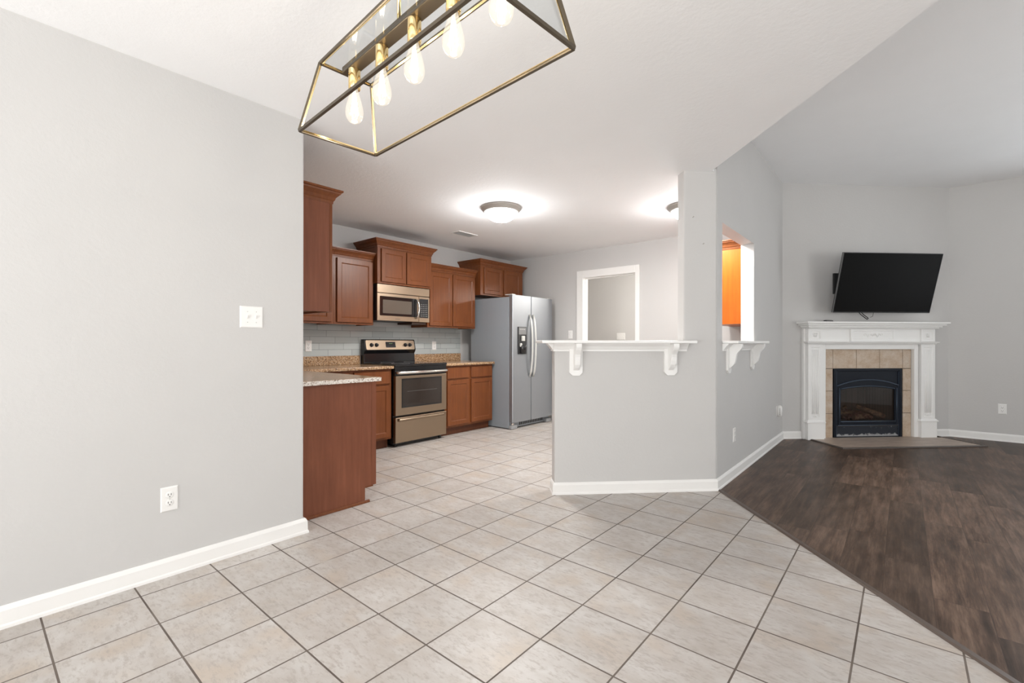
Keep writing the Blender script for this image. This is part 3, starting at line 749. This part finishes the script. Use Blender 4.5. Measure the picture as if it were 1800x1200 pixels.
# ------------------------------------------------------------------ fireplace (local x = s along wall, -y = t out)
RF = PI / 4
mt = thing('fireplace_mantel', 'white carved wooden mantel surround on the angled corner wall', 'mantel', (FO.x, FO.y, 0), RF)
ML, MR = .27, 1.94
IL, IR, IZ = .52, 1.69, 1.10
zc = 1.355
def mpart(name, mb, bev=None): return mb.build(name, 'shelf_white', mt, bevel=bev)
mb = MB(); mb.cbox(ML - .025, ML + .02, -.045, -.0005, 0, zc, .004); mpart('side_flange', mb)
mb = MB(); mb.cbox(MR - .02, MR + .025, -.045, -.0005, 0, zc, .004); mpart('side_flange', mb)
def pilaster(x0, x1):
    zb_, zt = .215, 1.165
    mb = MB(); mb.box(x0, x1, -.075, -.046, 0, zt); mb.panel(x0, x1, zb_ + .02, zt - .005, [(0, -.088), (.002, -.090), (.034, -.090), (.036, -.088), (.040, -.086)], back=-.0755)
    w_ = x1 - x0
    for k in range(5):
        xx = x0 + .045 + (w_ - .09) * (k + .5) / 5
        mb.lathe([(.0055, zb_ + .10), (.0055, zt - .07)], (xx, -.0848, 0), 8, cap=True)
    p_ = mpart('pilaster', mb)
    for k in range(5):
        a_ = math.radians(30 + 30 * k)
        q = MB(); cx_, cz_ = (x0 + x1) / 2, zb_ + .055
        q.tube([(cx_ + .01 * math.cos(a_), -.083, cz_ + .008 * math.sin(a_)), (cx_ + .036 * math.cos(a_), -.085, cz_ + .034 * math.sin(a_))], [.007, .004], 8)
        q.build('carved_leaf', 'shelf_white', p_)
    mb = MB(); mb.cbox(x0 - .014, x1 + .012, -.104, -.046, 0, zb_ - .012, .003); mpart('plinth', mb)
    mb = MB(); mb.sweep([(x0 - .004, -.05), (x0 - .004, -.088), (x1 + .004, -.088), (x1 + .004, -.05)], [(0, zb_ - .0115), (.022, zb_ - .0115), (.024, zb_ + .0), (.012, zb_ + .012), (.006, zb_ + .022), (0, zb_ + .022)])
    mpart('plinth_cap', mb)
pilaster(ML, .455); pilaster(1.755, MR)
# inner trim around the tiles
mb = MB(); mb.cbox(IL - .052, IL, -.062, -.012, 0, IZ + .062, .006); mpart('inner_trim', mb)
mb = MB(); mb.cbox(IR, IR + .055, -.062, -.012, 0, IZ + .062, .006); mpart('inner_trim', mb)
mb = MB(); mb.cbox(IL, IR, -.062, -.012, IZ, IZ + .062, .006); mpart('inner_trim', mb)
mb = MB(); mb.box(.456, 1.754, -.072, -.046, IZ + .0625, zc); mpart('header_board', mb)
mb = MB(); mb.sweep([(ML, -.046), (ML, -.0905), (MR, -.0905), (MR, -.046)], [(0, 1.166), (.008, 1.166), (.012, 1.176), (.028, 1.182), (.032, 1.194), (.0, 1.197)]); mb.box(.456, 1.754, -.0905, -.0722, 1.166, 1.196); mpart('frieze_moulding', mb)
for x0_, x1_ in ((ML, .455), (1.755, MR)):
    mb = MB(); mb.box(x0_, x1_, -.075, -.046, 1.1655, zc); mb.panel(x0_, x1_, 1.198, zc - .002, [(0, -.088), (.002, -.090), (.032, -.090), (.036, -.083), (.04, -.083)], back=-.0755)
    cx_ = (x0_ + x1_) / 2
    for k in (-1, 0, 1): mb.tube([(cx_ + k * .012, -.085, 1.25), (cx_ + k * .022, -.085, 1.30)], [.005, .008], 8)
    mpart('frieze_block', mb)
mb = MB(); mb.panel(.82, 1.40, 1.198, zc - .002, [(0, -.092), (.002, -.094), (.026, -.094), (.030, -.088), (.034, -.088)], back=-.0725); fc = mpart('frieze_centre', mb)
mb = MB()
for sgn in (-1, 1):
    pts = [(1.11 + sgn * (.02 + .085 * k / 14), -.089, 1.275 + .018 * math.sin(2 * PI * k / 9)) for k in range(15)]
    mb.tube(pts, [.009 - .0004 * k for k in range(15)], 8)
    mb.lathe([(.011, -.004), (.009, .004), (.002, .006)][::-1], (1.11 + sgn * .11, -.0885, 1.283), 12, axis='Y')
mb.lathe([(.016, .004), (.013, -.004), (.003, -.007)], (1.11, -.0885, 1.277), 14, axis='Y')
mb.build('carved_scroll', 'shelf_white', fc)
# stepped shelf
for k, (ov, za, zb_) in enumerate(((.018, 1.356, 1.372), (.040, 1.3725, 1.392), (.066, 1.3925, 1.412), (.093, 1.4125, 1.436))):
    mb = MB(); mb.cbox(ML - ov, MR + ov, -.107 - ov, -.0005, za, zb_, .003 if k < 3 else .006); mpart('mantel_shelf' if k == 3 else 'shelf_moulding', mb)

ts = thing('tile_surround', 'beige stone tiles framing the firebox inside the white mantel', 'tiles', (FO.x, FO.y, 0), RF)
mb = MB(); mb.box(IL + .001, FS0 - .002, -.008, -.0005, 0.0, IZ - .001); mb.box(FS1 + .002, IR - .001, -.008, -.0005, 0.0, IZ - .001); mb.box(FS0 - .002, FS1 + .002, -.008, -.0005, FZ + .012, IZ - .001)
mb.build('grout', 'stone_grout', ts)
mb = MB(); g = .0028
xs = [IL + .001, .645, .955, 1.265, 1.575, IR - .001]
for i in range(5): mb.cbox(xs[i] + g, xs[i + 1] - g, -.020, -.008, FZ + .014, IZ - .001, .002)
zs = [0.002, .305, .585, FZ + .010]
for i in range(3):
    mb.cbox(xs[0] + g, xs[1] - g - .0, -.020, -.008, zs[i] + g, zs[i + 1] - g, .002); mb.cbox(xs[4] + g, xs[5] - g, -.020, -.008, zs[i] + g, zs[i + 1] - g, .002)
mb.build('stone_tiles', 'stone_tile', ts)

fb = thing('fireplace_insert', 'black metal gas fireplace insert with arched glass door and logs', 'fireplace', (FO.x, FO.y, 0), RF)
f0, f1, fz0, fz1 = .655, 1.562, .008, .860
# shell (recess)
mb = MB()
mb.box(f0 + .03, f1 - .03, .48, .49, fz0, fz1 - .03); mb.box(f0 + .02, f0 + .03, .0, .49, fz0, fz1 - .03); mb.box(f1 - .03, f1 - .02, .0, .49, fz0, fz1 - .03)
mb.box(f0 + .02, f1 - .02, 0, .49, fz0, .20); mb.box(f0 + .02, f1 - .02, 0, .49, fz1 - .06, fz1 - .03)
mb.build('firebox', 'firebox_brick', fb)
mb = MB()
for q in ((f0, f0 + .032, fz0, fz1), (f1 - .032, f1, fz0, fz1), (f0 + .032, f1 - .032, fz1 - .03, fz1), (f0 + .032, f1 - .032, fz0, fz0 + .012)):
    mb.cbox(q[0], q[1], -.026, .01, q[2], q[3], .003)
mb.build('outer_frame', 'firebox_metal', fb)
mb = MB(); mb.box(f0 + .033, f1 - .033, -.012, -.004, fz0 + .012, .142); mb.build('lower_louver', 'louver_dusty', fb, label='dusty black lower panel with ash')
for xx in (f0 + .037, f1 - .041):
    mb = MB(); mb.cbox(xx, xx + .004, -.022, -.0125, fz0 + .012, fz1 - .035, .001); mb.build('side_rail', 'firebox_edge', fb)
def arch(x, x0, x1, ze, zp):
    u_ = (x - (x0 + x1) / 2) / ((x1 - x0) / 2); return zp - (zp - ze) * u_ * u_
def arch_face(x0, x1, ztop_fn, zbot_fn, y0_, y1_, n=28):
    mb = MB(); rs = []
    for i in range(n + 1):
        x = x0 + (x1 - x0) * i / n
        rs.append([(x, y0_, zbot_fn(x)), (x, y0_, ztop_fn(x)), (x, y1_, ztop_fn(x)), (x, y1_, zbot_fn(x))])
    mb.rings(rs, 0, False); return mb
a0, a1 = f0 + .045, f1 - .045
outer = lambda x: arch(x, a0, a1, .655, .728)
inner = lambda x: arch(x, a0 + .05, a1 - .05, .598, .632)
arch_face(a0 - .004, a1 + .004, lambda x: fz1 - .031, lambda x: outer(min(max(x, a0), a1)) + .001, -.010, -.002).build('upper_panel', 'firebox_metal', fb)
dd = arch_face(a0, a1, outer, lambda x: max(.0, inner(min(max(x, a0 + .05), a1 - .05))) , -.020, -.004).build('arched_door', 'firebox_metal', fb)
mb = MB()
mb.cbox(a0, a0 + .05, -.024, -.004, .15, .60, .006); mb.cbox(a1 - .05, a1, -.024, -.004, .15, .60, .006); mb.cbox(a0 + .0505, a1 - .0505, -.024, -.004, .15, .215, .008)
mb.build('door_rail', 'firebox_metal', dd)
mb = MB(); mb.tube([(a0 + (a1 - a0) * i / 28, -.024, outer(a0 + (a1 - a0) * i / 28) - .006) for i in range(29)], .0075, 8); mb.build('arch_bead', 'firebox_edge', dd)
mb = MB(); mb.tube([(a0 + .05 + (a1 - a0 - .1) * i / 28, -.0235, inner(a0 + .05 + (a1 - a0 - .1) * i / 28) + .012) for i in range(29)], .005, 8); mb.build('arch_bead', 'firebox_edge', dd)
mb = MB(); mb.tube([(a0 + .045, -.026, .205), (a1 - .045, -.026, .205)], .006, 8); mb.tube([(a0 + .01, -.026, .158), (a1 - .01, -.026, .158)], .005, 8); mb.tube([(a0 + .028, -.026, .17), (a0 + .028, -.026, .62)], .005, 8); mb.tube([(a1 - .028, -.026, .17), (a1 - .028, -.026, .62)], .005, 8)
mb.build('bottom_bead', 'firebox_edge', dd)
arch_face(a0 + .045, a1 - .045, lambda x: inner(min(max(x, a0 + .05), a1 - .05)) + .004, lambda x: .212, -.0035, -.001).build('glass_pane', 'fire_glass', fb)
# logs and embers
def log(p0, p1, r0, r1, seed):
    rnd = random.Random(seed); p0, p1 = Vector(p0), Vector(p1); pts = []; rr = []
    for i in range(9):
        k = i / 8; pts.append(p0.lerp(p1, k) + Vector((rnd.uniform(-.008, .008), rnd.uniform(-.008, .008), rnd.uniform(-.008, .008)))); rr.append((r0 + (r1 - r0) * k) * rnd.uniform(.86, 1.12))
    mb = MB(); mb.tube(pts, rr, 12); return mb
lg = thing('gas_log', 'dark brown artificial log lying across the back of the firebox', 'log', (0, 0, 0), 0, 'artificial logs in the firebox')
lg.matrix_world = fb.matrix_world.copy()
bpy.context.view_layer.update()
defs = [((.80, .26, .25), (1.40, .24, .255), .045, .04, 'longest dark artificial log lying across the back of the firebox'),
        ((.78, .10, .245), (1.02, .22, .36), .032, .024, 'left artificial log leaning up towards the middle of the firebox'),
        ((1.42, .08, .245), (1.14, .20, .37), .036, .026, 'right artificial log leaning up towards the middle of the firebox'),
        ((1.0, .07, .24), (1.22, .09, .255), .034, .03, 'short artificial log at the front centre of the firebox')]
bpy.data.objects.remove(lg)
for k, (p0, p1, r0_, r1_, lb) in enumerate(defs):
    c0 = (Vector(p0) + Vector(p1)) / 2
    base_xf = Matrix.Translation((FO.x, FO.y, 0)) @ Matrix.Rotation(RF, 4, 'Z') @ Matrix.Translation((c0.x, c0.y, 0))
    o = log(Vector(p0) - Vector((c0.x, c0.y, 0)), Vector(p1) - Vector((c0.x, c0.y, 0)), r0_, r1_, k).build('gas_log', 'log_bark', xf=base_xf)
    tag(o, lb, 'log', 'artificial logs in the firebox')
rnd = random.Random(3); mb = MB()
for k in range(70):
    x_, y_, r_ = rnd.uniform(.92, 1.28), rnd.uniform(.05, .30), rnd.uniform(.012, .028)
    z_ = .205 + max(0, .10 - abs(x_ - 1.09) * .5) * rnd.uniform(.3, 1.2)
    mb.lathe([(.001, -r_), (r_ * .8, -r_ * .5), (r_, 0), (r_ * .7, r_ * .6), (.001, r_)], (x_, y_, z_), 7)
o = mb.build('ember_bed', 'rock_wool', xf=Matrix.Translation((FO.x, FO.y, 0)) @ Matrix.Rotation(RF, 4, 'Z')); tag(o, 'heap of dull red ember chips beneath the gas logs', 'embers'); o['kind'] = 'stuff'

he = thing('hearth', 'flat tiled hearth with dark edge strip on the floor before the fireplace', 'hearth', (FO.x, FO.y, 0), RF)
H0, H1, HT = .285, 2.045, .60
mb = MB(); mb.box(H0 + .03, H1 - .03, -HT + .03, -.105, .001, .010); mb.box(ML + .2, MR - .2, -.105, -.027, .001, .010); mb.build('tile_slab', 'hearth_tile', he)
mb = MB(); prof_ = [(0, .0005), (.030, .0005), (.030, .006), (.022, .014), (0, .014)]
mb.sweep([(H0 + .03, -.107), (H0 + .03, -HT + .03), (H1 - .03, -HT + .03), (H1 - .03, -.028)], prof_)
mb.build('edge_strip', 'hearth_trim', he)

# ------------------------------------------------------------------ television
TVW, TVH = 1.23, .707
tv = thing('television', 'black flat-screen television tilted down above the mantel', 'television', (-.142, 7.095, 1.883), .771)
tilt = Matrix.Rotation(.241, 4, 'X')
def tvb(name, mb, m_, par):
    o = mb.build(name, m_, par); 
    if par is tv: o.matrix_local = tilt
    return o
mb = MB(); mb.cbox(-TVW / 2, TVW / 2, .0, .028, -TVH / 2, TVH / 2, .004); mb.cbox(-.40, .40, .028, .055, -.30, .12, .01); hs = tvb('housing', mb, 'black_plastic', tv)
mb = MB(); mb.box(-TVW / 2 + .008, TVW / 2 - .008, -.0015, -.0003, -TVH / 2 + .014, TVH / 2 - .008); tvb('screen', mb, 'tv_screen', tv)
mb = MB(); mb.box(-TVW / 2 - .0012, -TVW / 2 - .0002, .002, .012, -TVH / 2, TVH / 2); tvb('edge_trim', mb, 'grey_plastic', tv)
# wall mount: a thing holding the television
FS = 1.10
mo = thing('tv_mount', 'black articulated wall bracket behind the television', 'tv bracket', (FO.x, FO.y, 0), RF)
mb = MB(); mb.cbox(.655, .72, -.03, -.0005, 1.785, 2.04, .003); mb.cbox(.72, 1.5, -.018, -.0005, 1.80, 1.83, .003); mb.cbox(.72, 1.5, -.018, -.0005, 1.985, 2.015, .003); mb.cbox(1.5, 1.565, -.03, -.0005, 1.785, 2.04, .003); mb.build('wall_plate', 'black_plastic', mo)
mb = MB(); mb.bar((.95, -.019, 1.90), (1.04, -.11, 1.90), .03, .2); mb.bar((1.04, -.11, 1.90), (1.10, -.205, 1.90), .03, .10); mb.build('arm', 'black_plastic', mo)
# dangling cable
cb_ = MB()
def tl(s, t_, z): p_ = fp(s, t_); return (p_[0], p_[1], z)
cb_.tube([tl(.86, .12, 1.60), tl(.87, .14, 1.56), tl(.90, .15, 1.52), tl(.94, .16, 1.485), tl(.97, .16, 1.465), tl(.985, .16, 1.475), tl(.97, .16, 1.49), tl(.93, .155, 1.52), tl(.89, .14, 1.57), tl(.88, .12, 1.60)], .0055, 8)
cb_.tube([tl(1.06, .13, 1.60), tl(1.06, .15, 1.54), tl(1.04, .16, 1.50), tl(1.01, .16, 1.49)], .0025, 6)
tag(cb_.build('cable', 'black_plastic'), 'short black cable dangling below the television', 'cable')
p_ = fp(.52, .10)
rc = thing('remote_control', 'small dark remote control lying on the left end of the mantel', 'remote', (p_[0], p_[1], 1.4365), RF + .3)
mb = MB(); mb.cbox(-.06, .06, -.02, .02, 0, .018, .004); mb.build('body', 'black_plastic', rc)
mb = MB()
for k in range(5):
    for j in range(2): mb.cbox(-.045 + k * .018, -.035 + k * .018, -.012 + j * .014, -.004 + j * .014, .0182, .020, .0005)
mb.build('buttons', 'grey_plastic', rc)

# ------------------------------------------------------------------ wall plates
def plate(label, loc, rz, kind, n=1, group=None):
    wd = {1: .074, 2: .122, 3: .165}[n]; ht = .122
    t_ = thing('power_outlet' if kind == 'outlet' else 'light_switch', label, 'outlet' if kind == 'outlet' else 'switch', loc, rz, group)
    mb = MB(); mb.panel(-wd / 2, wd / 2, -ht / 2, ht / 2, [(0, -.002), (.004, -.006), (.008, -.0065)], back=-.0005); mb.build('plate', 'white_plastic', t_)
    if kind == 'outlet':
        for z_ in (-.020, .020):
            mb = MB(); mb.lathe([(.0165, -.0067), (.0165, -.0085), (.0155, -.009), (.0005, -.009)], (0, 0, z_), 20, axis='Y'); s_ = mb.build('socket', 'white_plastic', t_)
            mb = MB(); mb.box(-.0075, -.005, -.0094, -.0091, z_ - .001, z_ + .008); mb.box(.005, .0075, -.0094, -.0091, z_ - .001, z_ + .008); mb.box(-.0025, .0025, -.0094, -.0091, z_ - .010, z_ - .006); mb.build('slots', 'dark_slot', s_)
        mb = MB(); mb.lathe([(.0025, -.0067), (.0025, -.0078), (.0003, -.008)], (0, 0, 0), 10, axis='Y'); mb.build('screw', 'handle_grey', t_)
    else:
        for k in range(n):
            x_ = (k - (n - 1) / 2) * .046
            mb = MB(); mb.box(x_ - .005, x_ + .005, -.0072, -.0066, -.012, .012); mb.prism([(-.0072, -.009), (-.0072, .006), (-.017, .011), (-.0185, .007)], x_ - .0035, x_ + .0035, axis='X'); mb.build('toggle', 'white_plastic', t_)
            mb = MB()
            for z_ in (-.03, .03): mb.lathe([(.0028, -.0067), (.0028, -.0078), (.0003, -.008)], (x_, 0, z_), 10, axis='Y')
            mb.build('screws', 'handle_grey', t_)
    return t_
plate('double white toggle switch on the left dining wall', (XL, 1.062, 1.316), R90, 'switch', 2)
plate('white duplex outlet low on the left dining wall', (XL, .676, .385), R90, 'outlet')
plate('white outlet low on the shaded grey wall below the opening', (XG, 4.40, .368), R90, 'outlet')
plate('white outlet on the living-room wall right of the fireplace', (.905, YN, .387), 0, 'outlet')
plate('white outlet on the grey tile backsplash at the far left', (XK + .008, 2.47, 1.135), R90, 'outlet')
plate('white outlet on the grey tile backsplash right of the range', (XK + .008, 4.27, 1.135), R90, 'outlet')
plate('single white switch on the kitchen back wall beside the refrigerator', (-3.815, YK, 1.30), 0, 'switch', 1)
plate('triple white switch on the hallway wall seen through the door opening', (-3.88, 7.7, 1.295), 0, 'switch', 3)
# plug-in device near the fireplace
pd = thing('air_freshener', 'rounded white plug-in device low on the grey wall by the fireplace', 'plug-in device', (XG, 6.22, .378), R90)
mb = MB(); mb.panel(-.037, .037, -.061, .061, [(0, -.002), (.004, -.006), (.008, -.0065)], back=-.0005); mb.build('plate', 'white_plastic', pd)
mb = MB()
rs = []
for k, (sc, y_) in enumerate(((.75, -.007), (.95, -.014), (1, -.03), (.95, -.045), (.7, -.054), (.3, -.057))):
    rs.append([(.033 * sc * math.cos(2 * PI * i / 20), y_, .068 * sc * math.sin(2 * PI * i / 20)) for i in range(20)])
mb.rings(rs, 0, True); bdy = mb.build('body', 'white_plastic', pd)
mb = MB()
for k in range(9): mb.box(-.034, -.026, -.040, -.034, -.04 + k * .009, -.036 + k * .009)
mb.build('vent_slots', 'dark_slot', bdy)
# nails on the pillar
for s_, z_, lb in ((-.115, 1.96, 'lower nail left in the square pillar'), (-.20, 2.17, 'higher nail left in the square pillar')):
    q = bp(s_, 0); xf = Matrix.Translation((q[0], q[1], z_)) @ Matrix.Rotation(RF, 4, 'Z')
    mb = MB(); mb.tube([(0, -.0005, 0), (0, -.016, .003)], .0018, 8); mb.lathe([(.004, -.016), (.004, -.018)], (0, 0, .003), 10, axis='Y', cap=True)
    tag(mb.build('nail', 'nickel', xf=xf), lb, 'nail', 'nails in the pillar')

# ------------------------------------------------------------------ ceiling vent and kitchen ceiling lights
vt = thing('ceiling_vent', 'small white ceiling air vent above the kitchen', 'vent', (-4.20, 4.08, HL), 0)
mb = MB(); a_, b_ = .085, .165
for q in ((-a_, -a_ + .02, -b_, b_), (a_ - .02, a_, -b_, b_), (-a_ + .02, a_ - .02, -b_, -b_ + .02), (-a_ + .02, a_ - .02, b_ - .02, b_)): mb.cbox(q[0], q[1], q[2], q[3], -.008, -.0005, .002)
mb.build('frame', 'white_trim', vt)
mb = MB(); mb.box(-a_ + .02, a_ - .02, -b_ + .02, b_ - .02, -.002, -.0005); mb.build('backing', 'dark_slot', vt)
mb = MB()
for k in range(9):
    x_ = -a_ + .03 + k * .0138
    mb.rings([[(x_, y_, -.003), (x_ + .005, y_, -.0085), (x_ + .006, y_, -.0083), (x_ + .001, y_, -.0026)] for y_ in (-b_ + .021, b_ - .021)], 0, False)
mb.build('slats', 'white_trim', vt)

def flush_light(label, x, y, k=1.):
    t_ = thing('ceiling_light', label, 'ceiling light', (x, y, HL), 0, 'flush kitchen ceiling lights')
    mb = MB(); mb.lathe([(.120, -.0005), (.200, -.0005), (.207, -.006), (.207, -.014), (.198, -.020), (.196, -.028), (.185, -.034), (.182, -.044), (.172, -.050), (.160, -.050), (.158, -.04)], (0, 0, 0), 48)
    mb.build('rim', 'nickel', t_)
    mb = MB(); mb.lathe([(.160, -.046), (.158, -.058), (.150, -.078), (.132, -.100), (.105, -.120), (.070, -.135), (.035, -.142), (.002, -.144)], (0, 0, 0), 48)
    g_ = mb.build('glass_dome', 'dome_glass', t_)
    mb = MB(); mb.lathe([(.002, -.144), (.010, -.145), (.013, -.150), (.010, -.158), (.002, -.161)], (0, 0, 0), 16); mb.build('finial', 'nickel', t_)
    d = bpy.data.lights.new('below_dome_fill', 'POINT'); d.energy = 5.5 * k; d.color = (.98, .99, 1); d.shadow_soft_size = .14
    lo = bpy.data.objects.new('below_dome_fill', d); C.objects.link(lo); lo.location = (x, y, HL - .36)  # extra unseen point lamp, added in the air below the dome
    d = bpy.data.lights.new('dome_down', 'AREA'); d.shape = 'DISK'; d.size = .30; d.energy = 26 * k; d.color = (1, .97, .93)
    lo = bpy.data.objects.new('dome_down', d); C.objects.link(lo); lo.location = (x, y, HL - .17)
    return t_
flush_light('domed ceiling light in the middle of the kitchen ceiling', -3.10, 3.53)
flush_light('domed ceiling light half hidden behind the square pillar', -1.63, 4.69, .7)

# ------------------------------------------------------------------ chandelier
CH = thing('chandelier', 'brass and black open-frame linear chandelier with five filament bulbs', 'chandelier', (-1.137, .893, 1.923), -.065)
Lb, Wb, Lt, Wt, Hc = .974, .300, .867, .199, .239
B = [(-Lb / 2, -Wb / 2, 0), (-Lb / 2, Wb / 2, 0), (Lb / 2, Wb / 2, 0), (Lb / 2, -Wb / 2, 0)]
T = [(-Lt / 2, -Wt / 2, Hc), (-Lt / 2, Wt / 2, Hc), (Lt / 2, Wt / 2, Hc), (Lt / 2, -Wt / 2, Hc)]
def frame_bar(a_, b_, nm):
    # outer dark face with bright brass inner lip
    a_, b_ = Vector(a_), Vector(b_)
    mb = MB(); mb.bar(a_, b_, .0095, .0095); mb.build(nm, 'brass_dark', CH)
    c_ = Vector((0, 0, Hc / 2)); mid = (a_ + b_) / 2; d_ = (c_ - mid); ax = (b_ - a_).normalized(); d_ = (d_ - ax * d_.dot(ax)).normalized() * .0062
    mb = MB(); mb.bar(a_ + d_ + ax * .01, b_ + d_ - ax * .01, .006, .002, up=d_); mb.build('inner_lip', 'brass_bright', CH)
for i in range(4):
    frame_bar(B[i], B[(i + 1) % 4], 'bottom_rail'); frame_bar(T[i], T[(i + 1) % 4], 'top_rail'); frame_bar(B[i], T[i], 'corner_post')
mb = MB(); mb.cbox(-Lt / 2 + .006, Lt / 2 - .006, -.022, .022, Hc - .006, Hc + .016, .002); mb.build('socket_bar', 'brass_dark', CH)
for sy in (-1, 1):
    mb = MB(); y0_, y1_ = sorted((sy * .023, sy * (Wt / 2 - .006))); mb.box(-Lt / 2 + .006, Lt / 2 - .006, y0_, y1_, Hc - .001, Hc + .001); mb.build('top_pane', 'lamp_pane', CH)
mb = MB(); x_ = .006
mb.add([(Lb / 2 - x_, -Wb / 2 + x_, .006), (Lb / 2 - x_, Wb / 2 - x_, .006), (Lt / 2 - x_, Wt / 2 - x_, Hc - .006), (Lt / 2 - x_, -Wt / 2 + x_, Hc - .006),
        (Lb / 2 - x_ - .002, -Wb / 2 + x_, .006), (Lb / 2 - x_ - .002, Wb / 2 - x_, .006), (Lt / 2 - x_ - .002, Wt / 2 - x_, Hc - .006), (Lt / 2 - x_ - .002, -Wt / 2 + x_, Hc - .006)],
       [(0, 1, 2, 3), (7, 6, 5, 4), (0, 4, 5, 1), (1, 5, 6, 2), (2, 6, 7, 3), (3, 7, 4, 0)]); mb.build('end_pane', 'lamp_pane', CH)
zc_ = HL - 1.923
for s_ in (-.085, .085):
    mb = MB(); mb.tube([(s_, 0, Hc + .015), (s_, 0, zc_ - .03)], .0065, 12); mb.lathe([(.011, Hc + .016), (.011, Hc + .030), (.007, Hc + .034)], (s_, 0, 0), 14, cap=True); mb.build('stem', 'brass_bright', CH)
mb = MB(); mb.cbox(-.17, .17, -.055, .055, zc_ - .03, zc_ - .0008, .004); mb.build('canopy', 'brass_dark', CH)
bulb_prof = [(.0128, 0), (.0132, -.012), (.017, -.026), (.024, -.050), (.030, -.074), (.032, -.090), (.030, -.106), (.023, -.120), (.012, -.128), (.001, -.130)]
sock = [(.021, Hc - .007), (.021, Hc - .075), (.019, Hc - .078), (.014, Hc - .078)]
first = None
for k in range(5):
    x_ = (k - 2) * .1875
    mb = MB(); mb.lathe([(r_, z_) for r_, z_ in sock], (x_, 0, 0), 28); mb.build('socket', 'brass_bright', CH)
    wx = Matrix.Rotation(-.065, 4, 'Z') @ Vector((x_, 0, 0)); pos = (CH.location.x + wx.x, CH.location.y + wx.y, CH.location.z + Hc - .070)
    lb = ['first filament bulb from the left end of the chandelier', 'second filament bulb from the left end of the chandelier', 'middle filament bulb of the chandelier', 'fourth filament bulb from the left, chandelier', 'rightmost filament bulb of the chandelier, cut by the photo edge'][k]
    if first is None:
        bu = thing('filament_bulb', lb, 'light bulb', pos, 0, 'filament bulbs in the chandelier')
        mb = MB(); mb.lathe(bulb_prof, (0, 0, 0), 28); mb.build('glass', 'bulb_glass', bu)
        mb = MB()
        for j in range(8):
            a_ = 2 * PI * j / 8; c_, s_ = math.cos(a_), math.sin(a_)
            mb.tube([(c_ * .005, s_ * .005, -.030), (c_ * .013, s_ * .013, -.098)], .0011, 5)
        mb.build('filament', 'filament', bu)
        mb = MB(); mb.tube([(0, 0, -.004), (0, 0, -.05)], [.007, .003], 8); mb.build('stem_mount', 'white_plastic', bu)
        first = bu
    else:
        bu = copy_tree(first); bu.location = pos; bu['label'] = lb
    d = bpy.data.lights.new('bulb_light', 'POINT'); d.energy = 1.7; d.color = (1, .95, .87); d.shadow_soft_size = .03
    lo = bpy.data.objects.new('bulb_light', d); C.objects.link(lo); lo.location = (pos[0], pos[1], pos[2] - .15)

# added point lamp without a fixture, brightens the hall beyond the door opening
d = bpy.data.lights.new('hall_fill', 'POINT'); d.energy = 85; d.color = (1, .95, .88); d.shadow_soft_size = .15
lo = bpy.data.objects.new('hall_fill', d); C.objects.link(lo); lo.location = (-2.2, 6.9, 2.3)
